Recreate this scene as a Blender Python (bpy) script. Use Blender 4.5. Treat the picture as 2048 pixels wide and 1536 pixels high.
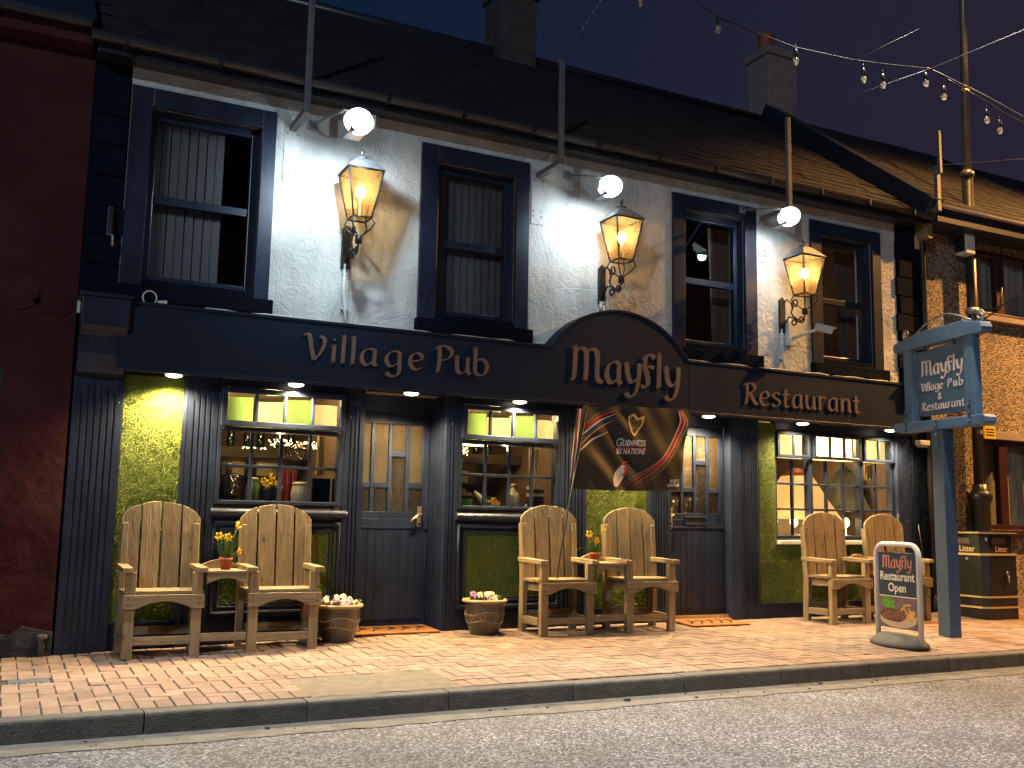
import bpy, bmesh, math, random
from mathutils import Vector, Matrix, noise
R = random.Random(7)
PI = math.pi
D = math.radians
for o in list(bpy.data.objects):
    bpy.data.objects.remove(o)
S = bpy.context.scene
COL = S.collection

# ------------------------------------------------------------------ camera
def camera():
    f, yaw, pitch, roll = 1991.45, D(26.9636), D(7.6086), D(1.04464)
    cy, sy, cp, sp = math.cos(yaw), math.sin(yaw), math.cos(pitch), math.sin(pitch)
    w = Vector((sy*cp, cy*cp, sp)); r0 = Vector((cy, -sy, 0)); u0 = r0.cross(w)
    cr, sr = math.cos(roll), math.sin(roll)
    r = cr*r0 + sr*u0; u = -sr*r0 + cr*u0
    c = bpy.data.cameras.new('camera'); o = bpy.data.objects.new('camera', c); COL.objects.link(o)
    c.sensor_width = 36; c.lens = f/2048*36; c.clip_start = .05; c.clip_end = 500
    o.matrix_world = Matrix(((r.x, u.x, -w.x, 0), (r.y, u.y, -w.y, -8.258), (r.z, u.z, -w.z, 1.105), (0, 0, 0, 1)))
    S.camera = o
camera()

# ------------------------------------------------------------------ sky, lights, exposure
W = bpy.data.worlds.new('World'); S.world = W; W.use_nodes = True
nt = W.node_tree; nt.nodes.clear()
def N(nt, t, **k):
    n = nt.nodes.new(t)
    for a, b in k.items():
        setattr(n, a, b)
    return n
sky = N(nt, 'ShaderNodeTexSky', sky_type='NISHITA', sun_disc=False)
sky.sun_elevation = D(-4); sky.sun_rotation = D(200)
bg1 = N(nt, 'ShaderNodeBackground'); bg1.inputs[1].default_value = .05
bg2 = N(nt, 'ShaderNodeBackground'); bg2.inputs[1].default_value = 1
geo = N(nt, 'ShaderNodeTexCoord'); sx = N(nt, 'ShaderNodeSeparateXYZ')
rmp = N(nt, 'ShaderNodeValToRGB'); rmp.color_ramp.interpolation = 'EASE'
rmp.color_ramp.elements[0].position = .60; rmp.color_ramp.elements[0].color = (.0031, .0098, .027, 1)
rmp.color_ramp.elements[1].position = 1.0; rmp.color_ramp.elements[1].color = (.021, .0145, .027, 1)
mr = N(nt, 'ShaderNodeMapRange'); mr.inputs[1].default_value = -1; mr.inputs[2].default_value = 1
add = N(nt, 'ShaderNodeAddShader'); out = N(nt, 'ShaderNodeOutputWorld')
L = nt.links.new
L(geo.outputs['Generated'], sx.inputs[0]); L(sx.outputs[0], mr.inputs[0]); L(mr.outputs[0], rmp.inputs[0])
L(rmp.outputs[0], bg2.inputs[0]); L(sky.outputs[0], bg1.inputs[0])
L(bg1.outputs[0], add.inputs[0]); L(bg2.outputs[0], add.inputs[1]); L(add.outputs[0], out.inputs[0])

def lamp(name, kind, loc, power, col, size=.1, aim=None, cone=None, blend=.3, parent=None):
    l = bpy.data.lights.new(name, kind); o = bpy.data.objects.new(name, l); COL.objects.link(o)
    l.energy = power; l.color = col
    if kind == 'AREA':
        l.shape = 'DISK'; l.size = size
    elif kind == 'SUN':
        l.angle = size
    else:
        l.shadow_soft_size = size
    if kind == 'SPOT':
        l.spot_size = D(cone); l.spot_blend = blend
    o.location = loc
    if aim is not None:
        o.rotation_euler = (Vector(aim) - Vector(loc)).to_track_quat('-Z', 'Y').to_euler()
    if parent is not None:
        o.parent = parent
    return o
AMBER = (1, .50, .13); WARM = (1, .74, .36); COOL = (.70, .90, 1)
lamp('moonlight', 'SUN', (0, 0, 20), .012, (.6, .75, 1), D(8), aim=(3, 10, 0))
# street lamps of the road, outside the picture, and an added front fill
lamp('street_light_road', 'SPOT', (1.0, -2.75, 8.4), 3500, (.97, .98, 1), .14, aim=(1.3, -5.0, 0), cone=70, blend=.45)
lamp('street_light_road', 'SPOT', (7.0, -2.75, 8.4), 2700, (1, .91, .78), .14, aim=(7.0, -5.0, 0), cone=70, blend=.45)
lamp('street_light_far', 'SPOT', (15.6, -2.7, 8.2), 7600, (1, .47, .12), .10, aim=(12.3, -.9, .8), cone=104, blend=1)
lamp('fill_light_across', 'POINT', (-8.5, -13.6, 8.4), 2700, (.74, .88, 1), .25)  # unseen fill that brightens the facade from the front left
S.view_settings.view_transform = 'Standard'; S.view_settings.look = 'None'
S.view_settings.exposure = .22; S.view_settings.gamma = 1
S.view_settings.use_curve_mapping = False
S.cycles.use_denoising = True
S.cycles.max_bounces = 8; S.cycles.transparent_max_bounces = 16
S.cycles.sample_clamp_indirect = 4; S.cycles.caustics_reflective = False; S.cycles.caustics_refractive = False

# ------------------------------------------------------------------ materials
def lk(c, k):
    return tuple(max(0, min(1, x*k)) for x in c[:3]) + (1,)
def M(name, col, rough=.6, metal=0, var=.25, vs=6, st=(1, 1, 1), bump=0, bs=60, col2=None, rnd=0, spec=.5, sharp=0, isl=False, detail=4, coat=0, voro=False):
    m = bpy.data.materials.new(name); m.use_nodes = True; t = m.node_tree; p = t.nodes['Principled BSDF']; l = t.links.new
    p.inputs['Roughness'].default_value = rough; p.inputs['Metallic'].default_value = metal
    p.inputs['Specular IOR Level'].default_value = spec
    if coat: p.inputs['Coat Weight'].default_value = coat; p.inputs['Coat Roughness'].default_value = .15
    tc = N(t, 'ShaderNodeTexCoord'); mp = N(t, 'ShaderNodeMapping'); mp.inputs['Scale'].default_value = st
    l(tc.outputs['Object'], mp.inputs[0])
    oi = N(t, 'ShaderNodeObjectInfo'); mu = N(t, 'ShaderNodeMath', operation='MULTIPLY'); mu.inputs[1].default_value = 37
    l(oi.outputs['Random'], mu.inputs[0])
    no = N(t, 'ShaderNodeTexNoise', noise_dimensions='4D'); no.inputs['Scale'].default_value = vs; no.inputs['Detail'].default_value = detail
    no.inputs['Roughness'].default_value = .62
    l(mp.outputs[0], no.inputs['Vector']); l(mu.outputs[0], no.inputs['W'])
    r = N(t, 'ShaderNodeValToRGB'); e = r.color_ramp.elements
    e[0].position = .3 + .15*sharp; e[1].position = .7 - .15*sharp
    c2 = col2 if col2 else lk(col, 1+var)
    e[0].color = lk(col, 1-var) if not col2 else lk(col, 1); e[1].color = lk(c2, 1)
    l(no.outputs[0], r.inputs[0]); res = r.outputs[0]
    if rnd:
        hv = N(t, 'ShaderNodeHueSaturation'); ma = N(t, 'ShaderNodeMapRange')
        ma.inputs[3].default_value = 1-rnd; ma.inputs[4].default_value = 1+rnd
        if isl:
            gi = N(t, 'ShaderNodeNewGeometry'); l(gi.outputs['Random Per Island'], ma.inputs[0])
        else:
            l(oi.outputs['Random'], ma.inputs[0])
        l(ma.outputs[0], hv.inputs['Value']); l(res, hv.inputs['Color']); res = hv.outputs[0]
    l(res, p.inputs['Base Color'])
    if bump:
        if voro:
            b = N(t, 'ShaderNodeTexVoronoi'); b.inputs['Scale'].default_value = bs; ho = b.outputs['Distance']
        else:
            b = N(t, 'ShaderNodeTexNoise'); b.inputs['Scale'].default_value = bs; b.inputs['Detail'].default_value = 5; ho = b.outputs[0]
        l(mp.outputs[0], b.inputs['Vector'])
        bp = N(t, 'ShaderNodeBump'); bp.inputs['Strength'].default_value = min(1, bump); bp.inputs['Distance'].default_value = .02 if bump <= 1 else .02*bump
        l(ho, bp.inputs['Height']); l(bp.outputs[0], p.inputs['Normal'])
    return m
def emit(name, col, s):
    m = bpy.data.materials.new(name); m.use_nodes = True; t = m.node_tree; t.nodes.clear()
    e = N(t, 'ShaderNodeEmission'); o = N(t, 'ShaderNodeOutputMaterial'); e.inputs[0].default_value = col + (1,); e.inputs[1].default_value = s
    t.links.new(e.outputs[0], o.inputs[0]); return m
def glass(name, tint=(1, 1, 1), rough=.03, refl=1.0, trans=0, tcol=(1, .6, .25), wavy=0, ws=9):
    m = bpy.data.materials.new(name); m.use_nodes = True; t = m.node_tree; t.nodes.clear(); l = t.links.new
    a = N(t, 'ShaderNodeBsdfTransparent'); a.inputs[0].default_value = tint + (1,)
    g = N(t, 'ShaderNodeBsdfGlossy'); g.inputs['Roughness'].default_value = rough
    fr = N(t, 'ShaderNodeLayerWeight'); pw = N(t, 'ShaderNodeMath', operation='POWER'); pw.inputs[1].default_value = 4.5; l(fr.outputs['Facing'], pw.inputs[0])
    mm = N(t, 'ShaderNodeMath', operation='MULTIPLY_ADD'); mm.inputs[1].default_value = .9*refl; mm.inputs[2].default_value = .045*refl; l(pw.outputs[0], mm.inputs[0])
    mx = N(t, 'ShaderNodeMixShader'); o = N(t, 'ShaderNodeOutputMaterial')
    src = a.outputs[0]
    if trans:
        tr = N(t, 'ShaderNodeBsdfTranslucent'); tr.inputs[0].default_value = tcol + (1,)
        m2 = N(t, 'ShaderNodeMixShader'); m2.inputs[0].default_value = trans
        l(a.outputs[0], m2.inputs[1]); l(tr.outputs[0], m2.inputs[2]); src = m2.outputs[0]
    if wavy:
        tc = N(t, 'ShaderNodeTexCoord'); no = N(t, 'ShaderNodeTexNoise'); no.inputs['Scale'].default_value = ws
        bp = N(t, 'ShaderNodeBump'); bp.inputs['Strength'].default_value = wavy; bp.inputs['Distance'].default_value = .05
        l(tc.outputs['Object'], no.inputs['Vector']); l(no.outputs[0], bp.inputs['Height']); l(bp.outputs[0], g.inputs['Normal']); l(bp.outputs[0], fr.inputs['Normal'])
    l(mm.outputs[0], mx.inputs[0]); l(src, mx.inputs[1]); l(g.outputs[0], mx.inputs[2]); l(mx.outputs[0], o.inputs[0])
    return m

def roughcast():
    m = bpy.data.materials.new('white_roughcast'); m.use_nodes = True; t = m.node_tree; p = t.nodes['Principled BSDF']; l = t.links.new
    p.inputs['Roughness'].default_value = .75
    tc = N(t, 'ShaderNodeTexCoord')
    n1 = N(t, 'ShaderNodeTexNoise'); n1.inputs['Scale'].default_value = 2.2; n1.inputs['Detail'].default_value = 6
    n2 = N(t, 'ShaderNodeTexNoise'); n2.inputs['Scale'].default_value = 13; n2.inputs['Detail'].default_value = 5; n2.inputs['Distortion'].default_value = 1.6
    n3 = N(t, 'ShaderNodeTexNoise'); n3.inputs['Scale'].default_value = 70; n3.inputs['Detail'].default_value = 2
    v = N(t, 'ShaderNodeTexVoronoi', feature='DISTANCE_TO_EDGE'); v.inputs['Scale'].default_value = 1.7
    mxv = N(t, 'ShaderNodeMix', data_type='VECTOR'); mxv.inputs[0].default_value = .12
    l(tc.outputs['Object'], mxv.inputs[4]); l(n1.outputs[1], mxv.inputs[5]); l(mxv.outputs[1], v.inputs['Vector'])
    for n in (n1, n2, n3): l(tc.outputs['Object'], n.inputs['Vector'])
    cr = N(t, 'ShaderNodeMapRange'); cr.inputs[2].default_value = .016; l(v.outputs['Distance'], cr.inputs[0])
    a = N(t, 'ShaderNodeMath', operation='MULTIPLY_ADD'); a.inputs[1].default_value = .55; l(n2.outputs[0], a.inputs[0]); l(n1.outputs[0], a.inputs[2])
    b = N(t, 'ShaderNodeMath', operation='MULTIPLY_ADD'); b.inputs[1].default_value = .10; l(n3.outputs[0], b.inputs[0]); l(a.outputs[0], b.inputs[2])
    c = N(t, 'ShaderNodeMath', operation='MULTIPLY_ADD'); c.inputs[1].default_value = .10; l(cr.outputs[0], c.inputs[0]); l(b.outputs[0], c.inputs[2])
    bp = N(t, 'ShaderNodeBump'); bp.inputs['Strength'].default_value = .8; bp.inputs['Distance'].default_value = .05
    l(c.outputs[0], bp.inputs['Height']); l(bp.outputs[0], p.inputs['Normal'])
    r = N(t, 'ShaderNodeValToRGB'); r.color_ramp.elements[0].color = (.50, .50, .48, 1); r.color_ramp.elements[1].color = (.68, .68, .66, 1)
    r.color_ramp.elements[0].position = .3; r.color_ramp.elements[1].position = .6
    l(n1.outputs[0], r.inputs[0]); l(r.outputs[0], p.inputs['Base Color'])
    return m
def pebbledash():
    m = bpy.data.materials.new('pebbledash'); m.use_nodes = True; t = m.node_tree; p = t.nodes['Principled BSDF']; l = t.links.new
    p.inputs['Roughness'].default_value = .8
    tc = N(t, 'ShaderNodeTexCoord'); v = N(t, 'ShaderNodeTexVoronoi'); v.inputs['Scale'].default_value = 58
    l(tc.outputs['Object'], v.inputs['Vector'])
    r = N(t, 'ShaderNodeValToRGB'); e = r.color_ramp.elements; e[0].color = (.11, .075, .045, 1); e[1].color = (.60, .47, .32, 1); e[0].position = .1; e[1].position = .8
    sx = N(t, 'ShaderNodeSeparateColor'); l(v.outputs['Color'], sx.inputs[0]); l(sx.outputs[0], r.inputs[0])
    l(r.outputs[0], p.inputs['Base Color'])
    bp = N(t, 'ShaderNodeBump', invert=True); bp.inputs['Strength'].default_value = 1; bp.inputs['Distance'].default_value = .04
    l(v.outputs['Distance'], bp.inputs['Height']); l(bp.outputs[0], p.inputs['Normal'])
    return m
def asphalt():
    m = bpy.data.materials.new('asphalt'); m.use_nodes = True; t = m.node_tree; p = t.nodes['Principled BSDF']; l = t.links.new
    p.inputs['Roughness'].default_value = .55
    tc = N(t, 'ShaderNodeTexCoord'); v = N(t, 'ShaderNodeTexVoronoi'); v.inputs['Scale'].default_value = 82
    l(tc.outputs['Object'], v.inputs['Vector'])
    sc = N(t, 'ShaderNodeSeparateColor'); l(v.outputs['Color'], sc.inputs[0])
    r = N(t, 'ShaderNodeValToRGB'); e = r.color_ramp.elements
    e[0].color = (.035, .037, .042, 1); e[1].color = (.36, .37, .39, 1); e[0].position = .12; e[1].position = 1
    x = r.color_ramp.elements.new(.62); x.color = (.105, .110, .120, 1)
    l(sc.outputs[0], r.inputs[0])
    n1 = N(t, 'ShaderNodeTexNoise'); n1.inputs['Scale'].default_value = 1.6; n1.inputs['Detail'].default_value = 5; l(tc.outputs['Object'], n1.inputs['Vector'])
    hv = N(t, 'ShaderNodeHueSaturation'); mr = N(t, 'ShaderNodeMapRange'); mr.inputs[1].default_value = .3; mr.inputs[2].default_value = .7; mr.inputs[3].default_value = .78; mr.inputs[4].default_value = 1.2
    l(n1.outputs[0], mr.inputs[0]); l(mr.outputs[0], hv.inputs['Value']); l(r.outputs[0], hv.inputs['Color']); l(hv.outputs[0], p.inputs['Base Color'])
    bp = N(t, 'ShaderNodeBump', invert=True); bp.inputs['Strength'].default_value = 1; bp.inputs['Distance'].default_value = .012
    l(v.outputs['Distance'], bp.inputs['Height']); l(bp.outputs[0], p.inputs['Normal'])
    return m

def weather(m, st, w=.45, knots=True):
    t = m.node_tree; l = t.links.new; p = t.nodes['Principled BSDF']; src = p.inputs['Base Color'].links[0].from_socket
    tc = N(t, 'ShaderNodeTexCoord'); oi = N(t, 'ShaderNodeObjectInfo'); ad = N(t, 'ShaderNodeVectorMath', operation='ADD')
    l(tc.outputs['Object'], ad.inputs[0]); l(oi.outputs['Random'], ad.inputs[1])
    no = N(t, 'ShaderNodeTexNoise'); no.inputs['Scale'].default_value = 4; no.inputs['Detail'].default_value = 6; l(ad.outputs[0], no.inputs['Vector'])
    r = N(t, 'ShaderNodeMapRange'); r.inputs[1].default_value = .42; r.inputs[2].default_value = .72; r.inputs[4].default_value = w; l(no.outputs[0], r.inputs[0])
    mx = N(t, 'ShaderNodeMix', data_type='RGBA'); mx.inputs[7].default_value = (.15, .125, .085, 1); l(r.outputs[0], mx.inputs[0]); l(src, mx.inputs[6]); res = mx.outputs[2]
    if knots:
        mp = N(t, 'ShaderNodeMapping'); mp.inputs['Scale'].default_value = tuple(1 if q > 1 else .55 for q in st); l(ad.outputs[0], mp.inputs[0])
        v = N(t, 'ShaderNodeTexVoronoi'); v.inputs['Scale'].default_value = 6.5; l(mp.outputs[0], v.inputs['Vector'])
        k = N(t, 'ShaderNodeMapRange'); k.inputs[1].default_value = .05; k.inputs[2].default_value = .13; k.inputs[3].default_value = .75; k.inputs[4].default_value = 0; l(v.outputs['Distance'], k.inputs[0])
        m2 = N(t, 'ShaderNodeMix', data_type='RGBA'); m2.inputs[7].default_value = (.07, .038, .015, 1); l(k.outputs[0], m2.inputs[0]); l(res, m2.inputs[6]); res = m2.outputs[2]
    l(res, p.inputs['Base Color']); return m
def stain(m, sc, lo, hi, st=(1, 1, 1)):
    t = m.node_tree; l = t.links.new; p = t.nodes['Principled BSDF']; src = p.inputs['Base Color'].links[0].from_socket
    g = N(t, 'ShaderNodeNewGeometry'); no = N(t, 'ShaderNodeTexNoise'); no.inputs['Scale'].default_value = sc; no.inputs['Detail'].default_value = 7; no.inputs['Roughness'].default_value = .7
    mp = N(t, 'ShaderNodeMapping'); mp.inputs['Scale'].default_value = st; l(g.outputs['Position'], mp.inputs[0]); l(mp.outputs[0], no.inputs['Vector']); r = N(t, 'ShaderNodeMapRange'); r.inputs[1].default_value = .35; r.inputs[2].default_value = .6; r.inputs[3].default_value = lo; r.inputs[4].default_value = hi
    l(no.outputs[0], r.inputs[0]); h = N(t, 'ShaderNodeHueSaturation'); l(r.outputs[0], h.inputs['Value']); l(src, h.inputs['Color']); l(h.outputs[0], p.inputs['Base Color']); return m
NAVY = (.0125, .0185, .038)
m_navy = M('navy_paint', NAVY, .38, spec=.35, var=.38, vs=3.5, bump=.12, bs=60, detail=8)
stain(m_navy, 3.0, .75, 1.25, (3, 3, .5))
m_fascia = M('navy_fascia', (.0085, .0165, .036), .6, spec=.15, var=.10, vs=3, bump=.05, bs=50)
m_slate_navy = M('navy_stone', (.005, .0075, .015), .85, spec=.04, var=.3, vs=6, bump=.7, bs=14)
m_white = stain(stain(roughcast(), 1.4, .84, 1.02), 2.4, .80, 1.0, (2.2, 2.2, .28)); m_peb = stain(pebbledash(), 1.5, .75, 1.05, (1.5, 1.5, .4)); m_asph = stain(asphalt(), .9, .80, 1.18)
m_bronze = M('bronze_letter', (.155, .105, .085), .6, var=.12, vs=30)
m_black = M('black_metal', (.012, .012, .014), .45, var=.2, vs=20)
m_gut = M('black_gutter', (.014, .017, .026), .35, var=.2)
m_steel = M('galvanised', (.35, .36, .38), .42, metal=.6, var=.2, vs=14)
m_greymet = M('grey_steel', (.16, .16, .17), .5, metal=.4, var=.2, vs=14)
m_turf = None
def wood(name, st, base=(.165, .110, .050), c2=(.33, .245, .128)):
    return M(name, base, .62, var=.3, vs=5, st=st, bump=.4, bs=9, col2=c2, rnd=.2, detail=8)
w_z = wood('wood_upright', (9, 9, .8)); w_x = wood('wood_across', (.8, 9, 9)); w_y = wood('wood_deep', (9, .8, 9))
for w_, st_ in ((w_z, (9, 9, .8)), (w_x, (.8, 9, 9)), (w_y, (9, .8, 9))): weather(w_, st_)
m_paver = M('brick_paver', (.245, .165, .118), .85, var=.2, vs=9, bump=.35, bs=120, rnd=.2)
m_paver_s = M('brick_paver_far', (.245, .165, .118), .85, var=.2, vs=9, bump=.35, bs=120, rnd=.2, isl=True)
stain(m_paver, 2.2, .82, 1.06); stain(m_paver_s, 2.2, .82, 1.06)
m_joint = M('joint_sand', (.055, .042, .032), .95, var=.3, vs=30, bump=.3, bs=150)
m_kerb = M('kerb_stone', (.085, .080, .068), .8, var=.3, vs=10, bump=.4, bs=90, rnd=.1)
m_conc = M('channel_concrete', (.13, .125, .108), .85, var=.35, vs=7, bump=.5, bs=110, detail=8)
m_patch = M('patch_concrete', (.17, .14, .10), .85, var=.25, vs=12, bump=.6, bs=140, detail=8)
m_roof = M('roof_slate', (.025, .0225, .025), .75, spec=.2, var=.3, vs=7, bump=.4, bs=40, rnd=.25)
m_roof_s = M('roof_slate_far', (.025, .0225, .025), .75, spec=.2, var=.3, vs=7, bump=.4, bs=40, rnd=.25, isl=True)
m_chim = M('chimney_render', (.30, .24, .20), .85, var=.2, vs=6, bump=.5, bs=50)
m_red = M('red_masonry', (.036, .0058, .007), .75, spec=.15, sharp=.55, col2=(.052, .015, .015), vs=1.8, bump=.7, bs=5, detail=8)
m_peel = M('peeled_plaster', (.02, .018, .018), .9, var=.3, vs=8, bump=.5, bs=20, col2=(.055, .05, .045), sharp=.6)
m_pvc = M('white_pvc', (.55, .56, .55), .4, var=.08)
m_wframe = M('window_navy', (.012, .018, .036), .3, var=.1)
m_maroon = M('maroon_frame', (.04, .012, .012), .4, var=.2)
m_blind = M('blind_fabric', (.075, .064, .070), .85, var=.1, vs=2, st=(1, 1, .3))
m_darkroom = M('room_wall', (.10, .06, .035), .8, var=.3, vs=3)
m_ceil = M('room_ceiling', (.35, .27, .16), .8, var=.1)
m_terra = M('terracotta', (.36, .10, .045), .75, var=.15)
m_soil = M('soil', (.03, .02, .012), .95, var=.4, vs=40, bump=.6, bs=60)
m_pot = M('glazed_pot', (.055, .042, .030), .35, var=.35, vs=5, bump=.15, bs=12, coat=.4)
m_potrim = M('pot_rim', (.34, .24, .12), .45, var=.25, vs=8)
m_leaf = M('leaf', (.05, .10, .025), .5, var=.3, vs=10)
m_daf = M('daffodil_yellow', (.80, .58, .03), .5, var=.1); m_daf2 = M('daffodil_cup', (.85, .40, .02), .5, var=.1)
m_cream = M('cream_petal', (.75, .68, .36), .55, var=.1); m_purple = M('purple_petal', (.22, .08, .26), .55, var=.2); m_pink = M('pink_petal', (.62, .36, .44), .55, var=.2)
m_mat = M('coir_mat', (.27, .10, .028), .95, var=.2, vs=60, bump=.6, bs=150); m_matp = M('mat_print', (.03, .02, .015), .95)
m_brass = M('brass', (.70, .50, .28), .3, metal=.9, var=.1)
m_blue = M('sign_blue', (.095, .18, .28), .5, var=.2, vs=6, bump=.2, bs=20)
m_bluedk = M('post_blue', (.045, .075, .125), .5, var=.2, vs=6, bump=.2, bs=20)
m_boardblue = M('board_blue', (.065, .135, .205), .4, var=.08)
m_copper = M('sign_letter', (.80, .63, .55), .45, var=.08)
m_whitep = M('white_paint', (.70, .69, .66), .4, var=.08)
m_rubber = M('rubber_base', (.055, .055, .052), .7, var=.2, vs=10, bump=.15, bs=60)
m_bin = M('bin_plastic', (.018, .018, .018), .35, var=.2, vs=8); m_gold = M('gold_band', (.50, .36, .16), .45, var=.1)
m_pole = M('pole_paint', (.02, .021, .025), .35, var=.2); m_polet = M('pole_steel', (.20, .18, .15), .4, metal=.5, var=.15)
m_stone = M('stoneware', (.55, .47, .28), .4, var=.12, vs=6); m_crock = M('crock', (.52, .42, .27), .4, var=.1)
m_curtain = M('red_curtain', (.22, .025, .02), .8, var=.2, st=(4, 4, .5)); m_net = M('net_curtain', (.35, .30, .25), .9, var=.2, st=(6, 6, .4))
m_drape = M('gold_drape', (.36, .24, .10), .85, var=.25, vs=3, st=(6, 6, .3))
m_dim = M('brown_curtain', (.17, .095, .07), .9, var=.35, vs=3, st=(5, 5, .3))
m_flag = M('flag_black', (.022, .017, .014), .6, var=.15)
m_fr = M('flag_red', (.50, .02, .02), .6, var=.1); m_fw = M('flag_white', (.66, .64, .60), .6, var=.05)
m_fg = M('flag_gold', (.70, .46, .12), .5, var=.1); m_fgr = M('flag_green', (.06, .22, .07), .6, var=.1); m_fbl = M('flag_navy', (.03, .05, .16), .6, var=.1)
g_win = glass('window_glass', (.92, .95, .95), .02, .2)
g_old = glass('old_glass', (.94, .95, .92), .03, 1.15, wavy=.25, ws=4)
g_tex = glass('obscure_glass', (.75, .66, .45), .2, 1, trans=.5, tcol=(.8, .68, .42), wavy=.9, ws=34)
g_texd = glass('shaded_obscure_glass', (.5, .42, .28), .15, 1, trans=.35, tcol=(.5, .38, .2), wavy=.9, ws=34)  # same glass tinted darker, so the lower door panes look less lit
g_amber = glass('amber_glass', (1, .78, .54), .05, .8, trans=.24, tcol=(1, .76, .48))
g_bulb = glass('bulb_glass', (.9, .9, .9), .05, 1.6, trans=.25, tcol=(.9, .85, .75))
g_bottle = glass('brown_bottle', (.62, .42, .24), .05, 1.4)
e_flood = emit('floodlight_led', (.82, .97, 1), 5)
e_down = emit('downlight_led', (1, .86, .62), 6)
e_bulb = emit('lantern_bulb', (1, .74, .30), 55)
e_room = emit('room_bulb', (1, .72, .32), 14)
e_fairy = emit('fairy_bulb', (1, .80, .40), 5)
def turfmat():
    m = M('artificial_grass', (.07, .11, .014), .8, var=.5, vs=34, bump=1, bs=95, col2=(.21, .26, .035))
    return m
m_turf = turfmat()

# ------------------------------------------------------------------ mesh helpers
ORG = {}
class MB:
    def __init__(s): s.v = []; s.f = []; s.sm = []
    def add(s, v, f, smooth=False):
        b = len(s.v); s.v += [tuple(p) for p in v]
        for q in f: s.f.append([i+b for i in q]); s.sm.append(smooth)
        return s
    def box(s, x0, x1, y0, y1, z0, z1):
        v = [(x, y, z) for z in (z0, z1) for y in (y0, y1) for x in (x0, x1)]
        return s.add(v, [(0, 2, 3, 1), (4, 5, 7, 6), (0, 1, 5, 4), (2, 6, 7, 3), (0, 4, 6, 2), (1, 3, 7, 5)])
    def prism(s, p, ax, a, b, sh=None):
        def P(q, d):
            t = (q[0], d, q[1]) if ax == 'y' else ((d, q[0], q[1]) if ax == 'x' else (q[0], q[1], d))
            return sh(t) if sh else t
        n = len(p); v = [P(q, a) for q in p] + [P(q, b) for q in p]
        return s.add(v, [list(range(n)), list(range(2*n-1, n-1, -1))] + [(i, i+n, (i+1) % n+n, (i+1) % n) for i in range(n)])
    def tube(s, path, r, n=8, closed=False):
        path = [Vector(p) for p in path]; m = len(path)
        rs = r if isinstance(r, (list, tuple)) else [r]*m
        v = []; prev = None
        for i, p in enumerate(path):
            a = path[i-1] if (i or closed) else p; b = path[(i+1) % m] if (i < m-1 or closed) else p
            t = (b-a).normalized()
            if prev is None:
                u = t.orthogonal().normalized()
            else:
                u = (prev - t*prev.dot(t)); u = u.normalized() if u.length > 1e-6 else t.orthogonal().normalized()
            prev = u; w = t.cross(u)
            v += [p + rs[i]*(math.cos(2*PI*k/n)*u + math.sin(2*PI*k/n)*w) for k in range(n)]
        f = []
        for i in range(m if closed else m-1):
            j = (i+1) % m
            f += [(i*n+k, i*n+(k+1) % n, j*n+(k+1) % n, j*n+k) for k in range(n)]
        s.add(v, f, True)
        if not closed:
            b = len(s.v)-n*m
            s.f.append([b+k for k in range(n-1, -1, -1)]); s.sm.append(False)
            s.f.append([b+(m-1)*n+k for k in range(n)]); s.sm.append(False)
        return s
    def lathe(s, prof, c=(0, 0, 0), n=20, axis='z', smooth=True):
        v = []
        for r, z in prof:
            for k in range(n):
                a = 2*PI*k/n
                p = (r*math.cos(a), r*math.sin(a), z)
                if axis == 'y': p = (p[0], p[2], p[1])
                if axis == 'x': p = (p[2], p[0], p[1])
                v.append((c[0]+p[0], c[1]+p[1], c[2]+p[2]))
        m = len(prof)
        f = [(i*n+k, i*n+(k+1) % n, (i+1)*n+(k+1) % n, (i+1)*n+k) for i in range(m-1) for k in range(n)]
        s.add(v, f, smooth); b = len(s.v)-len(v)
        s.f.append([b+k for k in range(n)]); s.sm.append(False)
        s.f.append([b+(m-1)*n+k for k in range(n)]); s.sm.append(False)
        return s
    def ball(s, c, r, n=10, m=6, sq=(1, 1, 1)):
        v = [(c[0], c[1], c[2]-r*sq[2])]
        for i in range(1, m):
            a = PI*i/m
            v += [(c[0]+r*sq[0]*math.sin(a)*math.cos(2*PI*k/n), c[1]+r*sq[1]*math.sin(a)*math.sin(2*PI*k/n), c[2]-r*sq[2]*math.cos(a)) for k in range(n)]
        v.append((c[0], c[1], c[2]+r*sq[2]))
        f = [(0, 1+(k+1) % n, 1+k) for k in range(n)]
        for i in range(m-2):
            f += [(1+i*n+k, 1+i*n+(k+1) % n, 1+(i+1)*n+(k+1) % n, 1+(i+1)*n+k) for k in range(n)]
        b = 1+(m-2)*n
        f += [(b+k, b+(k+1) % n, len(v)-1) for k in range(n)]
        return s.add(v, f, True)
    def mesh(s, name, org=(0, 0, 0)):
        me = bpy.data.meshes.new(name)
        me.from_pydata([(a-org[0], b-org[1], c-org[2]) for a, b, c in s.v], [], s.f)
        bm = bmesh.new(); bm.from_mesh(me); bmesh.ops.recalc_face_normals(bm, faces=bm.faces); bm.to_mesh(me); bm.free()
        me.polygons.foreach_set('use_smooth', s.sm)
        return me
    def obj(s, name, mat, parent=None, bevel=0, **k):
        org = ORG.get(parent, (0, 0, 0)) if parent else (0, 0, 0)
        return link(s.mesh(name, org), name, mat, parent, bevel, org, **k)
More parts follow.
